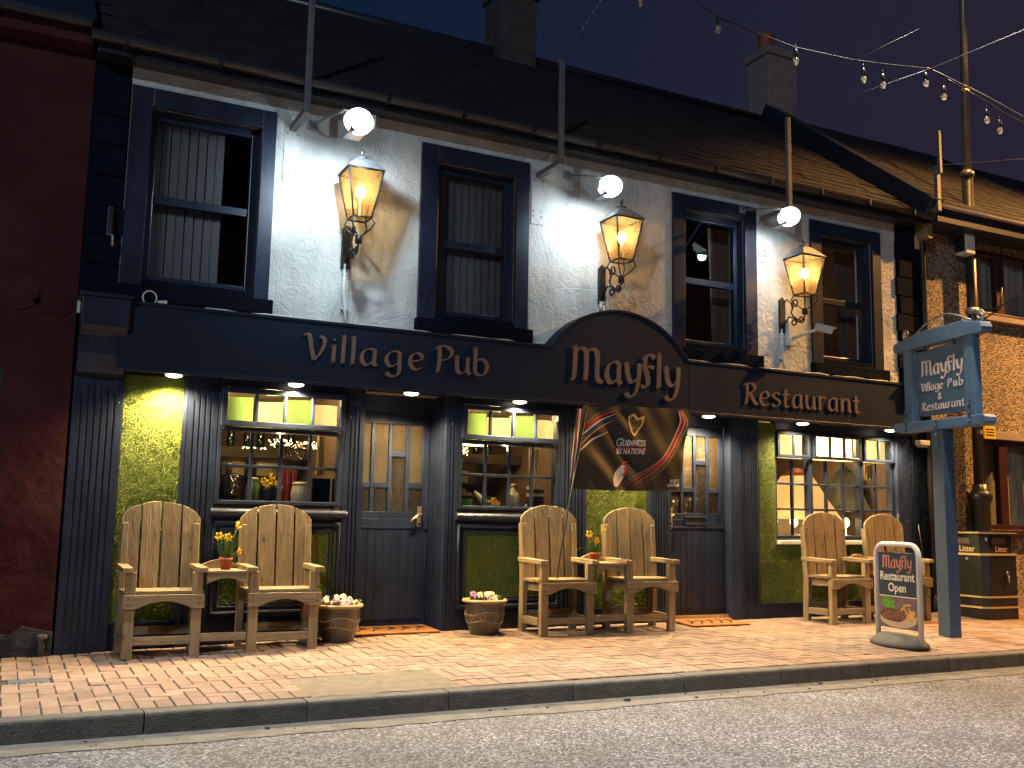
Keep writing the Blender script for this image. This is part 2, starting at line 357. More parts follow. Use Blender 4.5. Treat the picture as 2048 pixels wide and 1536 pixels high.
def link(me, name, mat, parent=None, bevel=0, org=(0, 0, 0), kind=None, label=None, cat=None, group=None):
    if mat and not me.materials: me.materials.append(mat)
    o = bpy.data.objects.new(name, me); COL.objects.link(o)
    if parent: o.parent = parent; ORG[o] = org
    if bevel:
        b = o.modifiers.new('bevel', 'BEVEL'); b.width = bevel; b.segments = 2; b.limit_method = 'ANGLE'; b.angle_limit = D(40)
    if kind: o['kind'] = kind
    if label: o['label'] = label
    if cat: o['category'] = cat
    if group: o['group'] = group
    return o
def thing(name, label, cat, loc=(0, 0, 0), rot=0, group=None, local=False):
    o = bpy.data.objects.new(name, None); COL.objects.link(o); o.empty_display_size = .1
    o.location = loc; o.rotation_euler[2] = rot; o['label'] = label; o['category'] = cat
    if group: o['group'] = group
    ORG[o] = (0, 0, 0) if local else tuple(loc)
    return o
def tree(o, parent=None, label=None):
    c = o.copy(); COL.objects.link(c)
    if parent: c.parent = parent
    for ch in list(o.children): tree(ch, c)
    if label: c['label'] = label
    return c
def box(name, mat, parent, b, bevel=.003, **k):
    return MB().box(*b).obj(name, mat, parent, bevel, **k)
def arcp(cx, cy, r, a0, a1, n=12, ry=None):
    return [(cx+r*math.cos(D(a0+(a1-a0)*i/n)), cy+(ry or r)*math.sin(D(a0+(a1-a0)*i/n))) for i in range(n+1)]

# ------------------------------------------------------------------ pen lettering
def smooth(p, k=6):
    if len(p) < 3:
        return [Vector(p[0]).lerp(Vector(p[-1]), i/4) for i in range(5)]
    P = [Vector(q) for q in p]; P = [2*P[0]-P[1]] + P + [2*P[-1]-P[-2]]; o = []
    for i in range(1, len(P)-2):
        for j in range(k):
            t = j/k; a, b, c, d = P[i-1:i+3]
            o.append(.5*((2*b)+(c-a)*t+(2*a-5*b+4*c-d)*t*t+(3*b-a-3*c+d)*t**3))
    o.append(P[-2]); return o
GL = {  # glyph: (advance, strokes)
 'V': (.44, [[(-.07, .70), (.0, .76), (.07, .70), (.12, .36), (.19, .02)], [(.19, .03), (.31, .20), (.40, .46), (.40, .66), (.30, .72)]]),
 'i': (.17, [[(.0, .46), (.06, .50), (.07, .44), (.06, .06), (.08, .0)], [(.05, .66), (.09, .66)]]),
 'l': (.18, [[(.01, .76), (.07, .78), (.07, .40), (.06, .06), (.08, .0)]]),
 'a': (.46, [[(.35, .48), (.34, .30), (.34, .08), (.39, .0)], [(.36, .46), (.24, .50), (.10, .42), (.04, .22), (.09, .05), (.19, .02), (.33, .14)]]),
 'g': (.45, [[(.36, .48), (.36, .20), (.36, -.08), (.29, -.23), (.15, -.25), (.05, -.17)], [(.37, .46), (.24, .50), (.10, .42), (.04, .24), (.09, .07), (.19, .04), (.34, .15)]]),
 'e': (.40, [[(.06, .24), (.20, .27), (.33, .33), (.32, .44), (.22, .50), (.09, .42), (.04, .22), (.10, .05), (.21, .0), (.34, .08)]]),
 'P': (.48, [[(.10, .74), (.11, .40), (.07, .04), (.02, .0)], [(-.02, .66), (.10, .76), (.30, .76), (.41, .62), (.35, .44), (.20, .36), (.12, .36)]]),
 'u': (.46, [[(.0, .48), (.06, .48), (.07, .16), (.13, .02), (.22, .03), (.33, .14)], [(.34, .50), (.34, .10), (.40, .0)]]),
 'b': (.44, [[(.01, .78), (.07, .78), (.07, .30), (.08, .04)], [(.07, .36), (.18, .48), (.32, .44), (.38, .25), (.31, .05), (.18, .0), (.07, .06)]]),
 'M': (.86, [[(.06, .70), (.13, .74), (.13, .40), (.10, .06), (.02, .0)], [(.13, .62), (.24, .73), (.36, .71), (.40, .58), (.40, .30), (.38, .02)], [(.40, .62), (.51, .73), (.63, .71), (.67, .56), (.66, .22), (.69, .05), (.79, .0)]]),
 'y': (.44, [[(.0, .46), (.07, .48), (.10, .26), (.16, .10), (.25, .08), (.36, .18)], [(.40, .52), (.39, .24), (.34, -.06), (.24, -.24), (.12, -.26), (.06, -.18)]]),
 'f': (.40, [[(.13, .70), (.10, .46), (.16, .28), (.18, .08), (.10, -.01), (.0, .0)], [(.04, .60), (.14, .72), (.26, .74), (.36, .68)], [(.11, .44), (.22, .47), (.34, .45)]]),
 'R': (.50, [[(.10, .74), (.11, .40), (.07, .04), (.02, .0)], [(-.02, .66), (.10, .76), (.28, .76), (.38, .63), (.30, .47), (.13, .40)], [(.20, .42), (.30, .20), (.40, .04), (.48, .0)]]),
 's': (.38, [[(.33, .44), (.22, .50), (.10, .44), (.11, .33), (.24, .25), (.32, .15), (.26, .03), (.14, .0), (.03, .07)]]),
 't': (.34, [[(.13, .66), (.12, .30), (.12, .08), (.19, .0), (.28, .06)], [(-.01, .46), (.12, .48), (.27, .48)]]),
 'r': (.36, [[(.01, .47), (.07, .49), (.08, .24), (.07, .0)], [(.08, .36), (.17, .49), (.30, .47)]]),
 'n': (.48, [[(.01, .47), (.07, .49), (.08, .24), (.07, .0)], [(.08, .36), (.20, .50), (.33, .46), (.36, .30), (.36, .08), (.42, .0)]]),
 'p': (.44, [[(.02, .48), (.08, .48), (.08, .0), (.07, -.24)], [(.08, .36), (.20, .49), (.33, .42), (.36, .22), (.26, .03), (.09, .05)]]),
 '&': (.50, [[(.46, .02), (.26, .26), (.10, .52), (.16, .70), (.28, .68), (.27, .52), (.10, .34), (.03, .16), (.12, .0), (.28, .02), (.42, .26)]]),
 ' ': (.30, []),
 'G': (.74, [[(.62, .58), (.50, .72), (.30, .72), (.08, .54), (.06, .26), (.22, .02), (.44, .0), (.62, .12)], [(.62, .0), (.62, .32)], [(.48, .32), (.72, .32)], [(.62, .56), (.62, .74)]]),
 'U': (.66, [[(.12, .72), (.12, .24), (.20, .04), (.34, .0), (.48, .06), (.54, .24), (.54, .72)], [(.02, .72), (.24, .72)], [(.44, .72), (.64, .72)]]),
 'I': (.32, [[(.16, .72), (.16, .0)], [(.04, .72), (.28, .72)], [(.04, .0), (.28, .0)]]),
 'N': (.70, [[(.12, .72), (.12, .0)], [(.10, .72), (.58, .02)], [(.58, .72), (.58, .0)], [(.02, .0), (.24, .0)], [(.48, .72), (.68, .72)]]),
 'E': (.56, [[(.12, .72), (.12, .0)], [(.02, .72), (.50, .72)], [(.12, .37), (.38, .37)], [(.02, .0), (.52, .0)], [(.50, .72), (.50, .56)], [(.52, .0), (.52, .18)]]),
 'S': (.52, [[(.44, .60), (.30, .73), (.12, .66), (.10, .50), (.28, .38), (.44, .26), (.42, .08), (.24, -.01), (.06, .12)]]),
}
def pen(ch, size, to3, thick, nib=(.105, .030), ang=32, wz=0):
    """ribbon strokes of one glyph; to3(x, y, d) maps glyph plane + depth (towards the viewer) to space"""
    mb = MB(); a = D(ang)
    for si, st in enumerate(GL[ch][1]):
        p = smooth(st) if len(st) > 2 else smooth(st)
        L_, R_ = [], []
        for i, q in enumerate(p):
            t = (p[min(i+1, len(p)-1)] - p[max(i-1, 0)]).normalized()
            d = math.atan2(t.y, t.x) - a
            h = math.hypot(nib[0]/2*math.sin(d), nib[1]/2*math.cos(d))
            n = Vector((-t.y, t.x))*h
            L_.append(q+n); R_.append(q-n)
        fr = thick + si*.0006; m = len(p)
        v = []
        for l, r in zip(L_, R_):
            v += [to3(l.x*size, l.y*size, fr), to3(r.x*size, r.y*size, fr), to3(l.x*size, l.y*size, 0), to3(r.x*size, r.y*size, 0)]
        f = []
        for i in range(m-1):
            b = i*4; c = b+4
            f += [(b, b+1, c+1, c), (b, c, c+2, b+2), (b+1, b+3, c+3, c+1)]
        f += [(0, 2, 3, 1), ((m-1)*4, (m-1)*4+1, (m-1)*4+3, (m-1)*4+2)]
        mb.add(v, f)
    return mb
def width(txt, sp=1): return sum(GL[c][0]*sp for c in txt)
def write(txt, x0, x1, y, size, to3, thick, mat, parent, nib=(.105, .03), ang=32, joined=None):
    """letters spread between x0 and x1 along the plane; each letter its own part unless joined"""
    k = (x1-x0)/(width(txt)*size); x = x0; J = MB()
    for c in txt:
        if GL[c][1]:
            t3 = (lambda xx: lambda a, b, d: to3(xx+a*min(1.3, k), y+b, d))(x)
            mb = pen(c, size, t3, thick, nib, ang)
            if joined: J.add(mb.v, mb.f)
            else: mb.obj('letter', mat, parent)
        x += GL[c][0]*size*k
    if joined: return J.obj(joined, mat, parent)
def bfont(txt, size, to3, thick, name, mat, parent, x=0, y=0, align='CENTER', bold=.0, shear=0, xs=1):
    cu = bpy.data.curves.new('text', 'FONT'); cu.body = txt; cu.size = size; cu.align_x = align; cu.offset = bold; cu.shear = shear; cu.resolution_u = 3
    ob = bpy.data.objects.new('text', cu); COL.objects.link(ob)
    dg = bpy.context.evaluated_depsgraph_get(); me = bpy.data.meshes.new_from_object(ob.evaluated_get(dg))
    bpy.data.objects.remove(ob); bpy.data.curves.remove(cu)
    org = ORG.get(parent, (0, 0, 0))
    for v in me.vertices:
        p = to3(x+v.co.x*xs, y+v.co.y, thick)
        v.co = (p[0]-org[0], p[1]-org[1], p[2]-org[2])
    me.materials.clear(); me.name = name
    return link(me, name, mat, parent, 0, org)

# ------------------------------------------------------------------ ground, road, pavement, kerb
KY = -2.2807
def zw(x):
    t = min(1, max(0, (x-.4)/2.8)); return .03+.07*t
def gz(x, y):
    return zw(x)*(min(y, .5)-KY)/-KY
MB().box(-160, 160, -160, 160, -.60, -.50).obj('ground', m_joint, kind='structure')
mb = MB(); mb.add([(-60, -40, -.126), (60, -40, -.126), (60, KY-.24, -.126), (-60, KY-.24, -.126)], [(0, 1, 2, 3)])
mb.obj('road', m_asph, kind='structure')
mb = MB(); nx = 240
v = []; f = []
for i in range(nx+1):
    x = -8+28*i/nx
    j = .055*noise.noise((x*1.3, 0, 3)) + .03*noise.noise((x*6, 1, 3))
    v += [(x, KY-.27+j, -.122), (x, KY+.02, -.117)]
    if i: b = 2*i; f.append((b-2, b, b+1, b-1))
mb.add(v, f).obj('road_channel', m_conc, kind='structure')
# pavement bed under the pavers
mb = MB(); xs = [-8+.4*i for i in range(71)]; v = []; f = []
for i, x in enumerate(xs):
    v += [(x, KY+.05, -.012), (x, .9, gz(x, .5)-.010)]
    if i: b = 2*i; f.append((b-2, b, b+1, b-1))
pav = mb.add(v, f).obj('pavement', m_joint, kind='structure')
# kerb
def kerbmesh(L_):
    r = .018; pts = [(KY+.125, -.25), (KY+.125, .0), (KY+r, .0)] + [(KY+r-r*math.sin(D(a)), -r+r*math.cos(D(a))) for a in (30, 60)] + [(KY, -r), (KY-.004, -.25)]
    return MB().prism(pts, 'x', 0, L_-.008).mesh('kerb_stone')
kerb = bpy.data.objects.new('kerb', None); COL.objects.link(kerb); kerb['kind'] = 'structure'; ORG[kerb] = (0, 0, 0)
km = kerbmesh(.915)
for k in range(-8, 12):
    o = link(km, 'kerb_stone', m_kerb, kerb, 0); o.location = (.8087+.915*k, R.uniform(-.004, .004), R.uniform(-.003, .003)); o.rotation_euler[2] = R.uniform(-.002, .002)
# herringbone pavers
PM = .0995
def paver_mesh(lx, ly, name):
    g = .0060; c = .004; h = .05; a, b = lx/2-g/2, ly/2-g/2
    v = [(-a, -b, -h), (a, -b, -h), (a, b, -h), (-a, b, -h), (-a, -b, -c), (a, -b, -c), (a, b, -c), (-a, b, -c), (-a+c, -b+c, 0), (a-c, -b+c, 0), (a-c, b-c, 0), (-a+c, b-c, 0)]
    return MB().add(v, [(8, 9, 10, 11), (4, 5, 9, 8), (5, 6, 10, 9), (6, 7, 11, 10), (7, 4, 8, 11), (0, 1, 5, 4), (1, 2, 6, 5), (2, 3, 7, 6), (3, 0, 4, 7)]).mesh(name)
pm_h = paver_mesh(2*PM, PM, 'brick'); pm_v = paver_mesh(PM, 2*PM, 'brick'); pm_q = paver_mesh(PM, PM, 'brick')
cells = {}
ox, oy = -1.2, KY+.125+.2
def okc(i, j):
    if i < 0 or j < 0 or j >= 27: return False
    x = ox+(i+.5)*PM; y = oy+(j+.5)*PM
    if y > .03 and not (2.78 < x < 3.54 and y < .38) and not (6.02 < x < 6.78 and y < .10): return False
    if -.03 < y and (x < .44 or x > 9.72): return y < .05
    if 1.80 < x < 2.775 and y < -1.55: return False
    if .13 < x < .38 and -1.17 < y < -.97: return False
    return x < 12.6
plist = []
ni, nj = int(13.9/PM), 27
for i in range(ni):
    for j in range(nj):
        if not okc(i, j): continue
        k = (i-j) % 4; x = ox+(i+.5)*PM; y = oy+(j+.5)*PM
        if k == 0: plist.append((x+PM/2, y, pm_h) if okc(i+1, j) else (x, y, pm_q))
        elif k == 1 and not okc(i-1, j): plist.append((x, y, pm_q))
        elif k == 3: plist.append((x, y+PM/2, pm_v) if okc(i, j+1) else (x, y, pm_q))
        elif k == 2 and not okc(i, j-1): plist.append((x, y, pm_q))
for i in range(int(13.9/PM)):
    x = ox+(i+.5)*PM
    if not (1.80 < x < 2.775): plist.append((x, KY+.125+PM, pm_v))
plist.sort(key=lambda p: (p[0]-.6)**2*.8+(p[1]+8.26)**2)
vis = [p for p in plist if p[0] > -.25]; rest = [p for p in plist if p[0] <= -.25]
J = MB()
for n, (x, y, me) in enumerate(vis + rest):
    z = gz(x, y)+R.uniform(-.0022, .0022); rx, ry = R.uniform(-.010, .010)+.03, R.uniform(-.010, .010)
    jx, jy, rz = R.uniform(-.001, .001), R.uniform(-.001, .001), R.uniform(-.008, .008)
    if n < 300:
        o = link(me, 'brick', m_paver, pav); o.location = (x+jx, y+jy, z); o.rotation_euler = (rx, ry, rz)
    else:
        for w in [p.vertices[:] for p in me.polygons[:5]]:
            pass
        J.add([(x+jx+q.co.x, y+jy+q.co.y, z+q.co.z+rx*q.co.y-ry*q.co.x) for q in me.vertices], [p.vertices[:] for p in me.polygons])
J.obj('brick_field', m_paver_s, pav, kind='stuff')
# concrete patch by the kerb and cast iron cover
mb = MB(); v = []; f = []
for i in range(21):
    for j in range(13):
        x = 1.765+1.045*i/20; y = KY+.125+(.73-.125)*j/12
        v.append((x, y, gz(x, y)-.004+.004*noise.noise((x*5, y*5, 0))))
for i in range(20):
    for j in range(12): a = i*13+j; f.append((a, a+13, a+14, a+1))
mb.add(v, f, True).obj('concrete_patch', m_patch, pav)
mc = thing('drain_cover', 'small grey metal cover set in the brick pavement at left', 'cover', (.255, -1.07, gz(.25, -1.07)))
ORG[mc] = (0, 0, 0)
z = gz(.25, -1.07)
MB().box(-.12, .12, -.095, .095, -.02, -.001).obj('plate', m_greymet, mc, .002)
for i in range(6): MB().box(-.09+.03*i, -.075+.03*i, -.07, .07, -.001, .003).obj('rib', m_greymet, mc)
# grit along the channel
J = MB()
for k in range(46):
    x = R.uniform(-.2, 9); y = KY-R.uniform(.01, .2); s = R.uniform(.004, .011) if R.random() < .9 else R.uniform(.015, .024)
    J.ball((x, y, -.121+s*.5), s, 6, 4, (R.uniform(.8, 1.5), 1, .7))
J.obj('grit', m_kerb, kind='stuff')

# ------------------------------------------------------------------ the pub
pub = thing('pub_building', 'two storey navy and white pub with bronze lettered shopfront', 'pub', (5, 1.5, 0)); ORG[pub] = (5, 1.5, 0)
OP = [(.87, 1.76), (3.39, 4.20), (6.20, 7.0), (8.11, 8.90)]   # upper window openings
SUR = [(.70, 1.88), (3.22, 4.345), (6.04, 7.16), (7.945, 9.04)]
ZB, ZT = 2.93, 4.36
def wallgrid():
    xs = sorted(set([.70, 9.30] + [a for o in OP for a in o])); mb = MB()
    fx = []
    x = .70
    while x < 9.299:
        fx.append(x); x += .03
    # four solid stretches between the openings, plus strips above and below
    segs = [(.70, OP[0][0])] + [(OP[i][1], OP[i+1][0]) for i in range(3)] + [(OP[3][1], 9.30)]
    for a, b in segs: mb.box(a, b, 0, .25, 2.55, 4.80)
    for a, b in OP:
        mb.box(a, b, 0, .25, 2.55, ZB); mb.box(a, b, 0, .25, ZT, 4.80)
    return mb
wallgrid().obj('upper_wall', m_white, pub)
MB().box(.42, .70, -.004, .25, 2.60, 4.80).obj('end_wall', m_slate_navy, pub); MB().box(9.30, 9.46, .01, .25, 2.60, 4.80).obj('end_wall', m_slate_navy, pub)
MB().box(.42, 9.46, .25, .45, 2.2, 2.93).box(.42, .44, .25, 5, 0, 4.8).box(9.44, 9.46, .25, 5, 0, 4.8).box(.42, 9.46, 4.9, 5, 0, 4.8).obj('shell_wall', m_darkroom, pub)
MB().box(.44, 9.44, .45, 4.9, 2.25, 2.32).obj('first_floor', m_darkroom, pub)
# rough dark stones of the left end and toothed quoins of the right end
for i, (a, b, c, d) in enumerate([(.47, .73, 3.02, 3.24), (.46, .71, 3.25, 3.47), (.48, .70, 3.48, 3.72), (.45, .69, 3.73, 3.98), (.45, .70, 3.99, 4.22), (.44, .69, 4.23, 4.50), (.46, .74, 2.76, 3.0)]):
    box('quoin', m_slate_navy, pub, (a, b, -.022-.01*(i % 2), 0, c, d), .006)
z = 2.72; i = 0
while z < 4.62:
    h = R.uniform(.20, .25)
    box('quoin', m_slate_navy, pub, (9.285 if i % 2 else 9.335, 9.70, -.03, .005, z, min(z+h-.012, 4.66)), .006); z += h; i += 1
MB().box(9.36, 9.70, -.012, .25, 2.68, 4.72).obj('end_pier', m_slate_navy, pub)
# eaves, gutter
MB().prism([(-.02, 4.66), (-.24, 4.64), (-.24, 4.74), (.05, 4.80)], 'x', .42, 9.50).obj('eaves_board', m_gut, pub, .003)
gp = arcp(-.30, 4.755, .062, 180, 360, 8); gp = gp + [(x*1.0, y) for x, y in [(-.246, 4.755)]] + arcp(-.30, 4.755, .054, 0, -180, 8)
MB().prism([(p[0], p[1]) for p in gp], 'x', .36, 9.52).obj('gutter', m_gut, pub)
J = MB()
for k in range(13):
    x = .6+k*.72; J.box(x, x+.025, -.367, -.235, 4.685, 4.70).box(x, x+.025, -.368, -.363, 4.69, 4.765)
J.obj('gutter_bracket', m_gut, pub)
# roof
RA = math.atan2(2.14, 2.80); RL = math.hypot(2.14, 2.8)
def roof_pt(s, up=0): return (-.30+s*math.cos(RA)-up*math.sin(RA), 4.745+s*math.sin(RA)+up*math.cos(RA))
(y0, z0), (y1, z1) = roof_pt(0, -.03), roof_pt(RL, -.03)
roof = MB().prism([(y0, z0), (y1, z1), (5.4, 4.7), (5.4, 4.6), (y1, z1-.15), (y0+.1, z0-.02)], 'x', -.0+.40, 9.42).obj('roof', m_roof_s, pub)
def slate_mesh(w, l):
    return MB().add([(-w/2, 0, -.004), (w/2, 0, -.004), (w/2, l, -.004), (-w/2, l, -.004), (-w/2+.002, .002, .007), (w/2-.002, .002, .007), (w/2-.002, l, .004), (-w/2+.002, l, .004)], [(4, 5, 6, 7), (0, 1, 5, 4), (1, 2, 6, 5), (3, 0, 4, 7), (2, 3, 7, 6)]).mesh('slate')
def slating(parent, x0, x1, y00, z00, L_, pa, w, ex, cap, key):
    sm = slate_mesh(w-.006, ex*1.9); c = []; n = int(L_/ex)
    for j in range(n):
        x = x0+(w/2 if j % 2 else 0)+w/2
        while x < x1+.01:
            if x-w/2 > x0-.2: c.append((x, j*ex))
            x += w
    c.sort(key=key); J = MB(); org = ORG[parent]
    for n, (x, s) in enumerate(c):
        xx = x+R.uniform(-.006, .006); s2 = s+R.uniform(-.012, .012); t = pa+R.uniform(-.012, .012)-.028; rz = R.uniform(-.02, .02); up = .014+R.uniform(0, .007)
        y = y00+s2*math.cos(pa)-up*math.sin(pa); z = z00+s2*math.sin(pa)+up*math.cos(pa)
        mt = Matrix.Translation((xx-org[0], y-org[1], z-org[2])) @ Matrix.Rotation(t, 4, 'X') @ Matrix.Rotation(rz, 4, 'Z')
        if n < cap:
            o = link(sm, 'slate', m_roof, parent, 0, org); o.matrix_local = mt
        else:
            J.add([tuple((mt @ v.co)+Vector(org)) for v in sm.vertices], [p.vertices[:] for p in sm.polygons])
    if J.v: J.obj('slate_field', m_roof_s, parent, kind='stuff')
slating(roof, .42, 9.38, -.30, 4.745, RL, RA, .25, .185, 300, lambda p: -p[0]*.5+p[1]*1.2)
(ya, za) = roof_pt(RL, .03)
MB().tube([(.42, ya, za), (9.4, ya, za)], .07, 8).obj('ridge', m_gut, roof)
# raised skew between the roofs and chimneys
mb = MB(); a, b = roof_pt(-.05, -.05), roof_pt(RL, -.05); c, d = roof_pt(RL, .26), roof_pt(-.05, .22)
mb.prism([a, b, c, d], 'x', 9.42, 9.62).obj('roof_skew', m_gut, pub, .01)
for x0, x1, zt, mc_ in ((9.43, 9.98, 7.96, M('lit_chimney', (.27, .20, .19), .85, var=.15, vs=5, bump=.4, bs=40)), (5.10, 5.62, 7.75, M('shaded_chimney', (.06, .05, .05), .85, var=.3, vs=5, bump=.4, bs=40))):  # lit and shaded tone of one render, the lighting put into the colour
    ch = MB().box(x0, x1, 2.28, 2.72, 6.3, zt-.12).obj('chimney', mc_, pub, .01)
    MB().box(x0-.04, x1+.04, 2.24, 2.76, zt-.12, zt).obj('chimney_cap', mc_, ch, .015)
    cx = x0+.20
    MB().lathe([(.13, zt), (.12, zt+.04), (.11, zt+.26), (.125, zt+.28), (.125, zt+.32), (.09, zt+.32)], (cx, 2.55, 0), 14).obj('chimney_pot', m_terra, ch)
# upper windows
for i, ((a, b), (s0, s1)) in enumerate(zip(OP, SUR)):
    wn = MB().box(a, a+.06, .10, .17, ZB, ZT).box(b-.06, b, .10, .17, ZB, ZT).box(a+.06, b-.06, .10, .17, ZT-.06, ZT).box(a+.06, b-.06, .10, .17, ZB, ZB+.06).obj('window', m_wframe, pub, .006)
    zm = 3.63
    MB().box(s0, a, -.026, .02, ZB-.09, 4.52).box(b, s1, -.026, .02, ZB-.09, 4.52).box(a, b, -.026, .02, ZT, 4.52).obj('surround', m_navy, wn, .006)
    MB().box(a-.001, a+.004, .02, .10, ZB, ZT).box(b-.004, b+.001, .02, .10, ZB, ZT).box(a, b, .02, .10, ZT-.004, ZT+.001).obj('reveal', m_navy, wn)
    MB().box(a+.06, b-.06, .105, .155, zm-.035, zm+.035).obj('meeting_rail', m_wframe, wn, .006)
    for z0, z1, y in ((ZB+.06, zm-.035, .135), (zm+.035, ZT-.06, .125)):
        for x0, x1, q0, q1 in ((a+.06, a+.085, z0, z1), (b-.085, b-.06, z0, z1), (a+.085, b-.085, z0, z0+.025), (a+.085, b-.085, z1-.025, z1)):
            pass
        MB().box(a+.06, b-.06, y, y+.005, z0, z1).obj('pane', g_win, wn)
    sd = MB().box(s0-.02, s1+.03, -.085, .03, 2.74, ZB-.085+.02).box(a, b, -.02, .12, ZB-.065, ZB).obj('sill', m_slate_navy, wn, .008)
    if i < 2:
        x = a+.05; e = 1.50 if i == 0 else b-.05
        while x < e:
            w = .064
            MB().add([(x, .225, ZB), (x+w, .213, ZB), (x+w, .213, ZT), (x, .225, ZT)], [(0, 1, 2, 3)]).obj('blind_slat', m_blind, wn); x += .075 if R.random() < .8 else .07
    else:
        MB().add([(a+.0, .42, ZB-.1), (a+.32, .44, ZB-.1), (a+.26, .44, ZT), (a, .42, ZT)], [(0, 1, 2, 3)]).obj('curtain', m_dim, wn)
        MB().add([(b-.10, .42, ZB-.1), (b+.25, .44, ZB-.1), (b+.25, .44, ZT), (b-.16, .42, ZT)], [(0, 1, 2, 3)]).obj('curtain', m_dim, wn)
# frieze strip above the fascia line, lead cap
MB().box(.42, 9.30, -.035, 0, 2.60, 2.735).obj('wall_foot', m_white, pub, .006)

# fascia with arched centre
FY = -.20
arc = arcp(5.297, 2.157, .953, 180-34.0, 34.0, 28)
poly = [(.72, 2.18), (9.22, 2.18), (9.22, 2.685)] + [p for p in reversed(arc)] + [(.72, 2.685)]
fas = MB().prism(poly, 'y', FY, FY+.035).obj('fascia', m_fascia, pub, .004)
arc2 = arcp(5.297, 2.157, .953, 180-34.0, 34.0, 28)
top = [(.70, 2.685)] + arc2 + [(9.24, 2.685)]
mb = MB(); v = []
for x, z in top: v += [(x, FY-.012, z), (x, -.02, z), (x, FY-.012, z+.022), (x, -.02, z+.022)]
f = []
for i in range(len(top)-1):
    b = 4*i; c = b+4; f += [(b, c, c+1, b+1), (b+2, b+3, c+3, c+2), (b, b+2, c+2, c), (b+1, c+1, c+3, b+3)]
mb.add(v, f).obj('fascia_cap', m_fascia, fas)
MB().box(.80, 9.22, FY+.035, .06, 2.185, 2.20).obj('soffit', m_navy, fas)
MB().box(.76, 9.22, FY-.006, FY+.012, 2.165, 2.195).obj('fascia_bead', m_navy, fas, .005)
MB().box(6.10, 6.104, FY-.002, FY, 2.20, 2.68).box(2.9, 2.903, FY-.002, FY, 2.2, 2.68).obj('board_joint', m_black, fas)
for a, b in ((.44, .78), (9.16, 9.46)):
    mb = MB().prism([(0, 2.12), (-.10, 2.14), (-.17, 2.28), (-.19, 2.42), (-.26, 2.48), (-.27, 2.70), (0, 2.70)], 'x', a, b); mb.obj('console', m_navy, pub, .008)
    MB().box(a-.02, b+.02, -.29, 0, 2.70, 2.73).obj('console_cap', m_navy, pub, .005)
to_f = lambda a, b, d: (a, FY-d, b)
write('Village', 2.17, 3.27, 2.365, .29, to_f, .018, m_bronze, fas)
write('Pub', 3.33, 3.86, 2.365, .30, to_f, .018, m_bronze, fas)
write('Mayfly', 4.70, 5.98, 2.40, .425, to_f, .018, m_bronze, fas, nib=(.12, .034))
write('Restaurant', 6.80, 8.47, 2.315, .285, to_f, .018, m_bronze, fas)

# pilasters, panels of the shopfront
def flutes(x0, x1, n, z0, z1, y=0, mat=m_navy, name='pilaster'):
    """panel with recessed flutes: raised strips between grooves"""
    mb = MB(); w = x1-x0; g = .012; sw = (w-.02*2-g*(n))/(n+1)
    mb.box(x0, x1, y+.012, y+.06, z0, z1)
    x = x0
    edges = []
    for k in range(n):
        gx = x0+.02+sw+(sw+g)*k
        edges.append(gx)
    prev = x0
    for k, gx in enumerate(edges):
        hi = z1-.14-(.06 if k in (0, n-1) else 0)
        mb.box(prev, gx, y, y+.012, z0, z1)
        mb.box(gx, gx+g, y, y+.012, hi, z1); mb.box(gx, gx+g, y, y+.012, z0, z0+.18)
        prev = gx+g
    mb.box(prev, x1, y, y+.012, z0, z1)
    return mb.obj(name, mat, pub, .0025)
ZP = 2.19
flutes(.44, .80, 6, .0, ZP, -.01)
flutes(1.285, 1.53, 4, .02, ZP)
flutes(2.60, 2.775, 3, .05, ZP)
flutes(3.545, 3.675, 2, .06, ZP, .0)
flutes(4.735, 5.03, 6, .06, ZP)
flutes(5.76, 6.02, 6, .06, ZP, .002)
flutes(6.93, 7.17, 6, .06, ZP, .004)
MB().box(6.78, 6.925, -.004, .10, .06, ZP).obj('pilaster', m_navy, pub, .004)
MB().box(9.225, 9.46, -.002, .10, .06, ZP).obj('pilaster', m_navy, pub, .004)
J = MB()
for k in range(18): J.ball((9.345+R.uniform(-.002, .002), -.003, .35+.1*k), .0035, 6, 4)
for x in (.77, 2.645, 3.60): J.ball((x, -.013, 1.93), .005, 6, 4)
J.obj('pin_light', m_pvc, pub)
MB().box(9.46, 9.72, -.02, .25, .0, 2.70).obj('end_pier', m_slate_navy, pub, .004)
# fluted reveals of the first door, lintels, plinths
mb = MB().box(3.553, 3.60, .061, .40, .05, ZP)
for k in range(8): mb.box(3.543, 3.553, .068+k*.042, .068+k*.042+.029, .05, ZP)
mb.obj('door_reveal', m_navy, pub, .002)
MB().box(2.72, 2.765, .061, .40, .05, ZP).obj('door_reveal', m_navy, pub)
MB().box(2.765, 3.543, .33, .40, 2.03, ZP).obj('lintel', m_navy, pub, .003)
MB().box(5.98, 6.78, .07, .15, 2.075, ZP).obj('lintel', m_navy, pub, .003)
for a, b, y in ((.80, 1.285, .045), (1.53, 2.60, .0), (3.675, 4.735, .0), (5.03, 5.76, .02), (7.17, 9.225, .035)):
    MB().box(a, b, y, .25, -.02, .255).obj('plinth', m_navy, pub, .004)
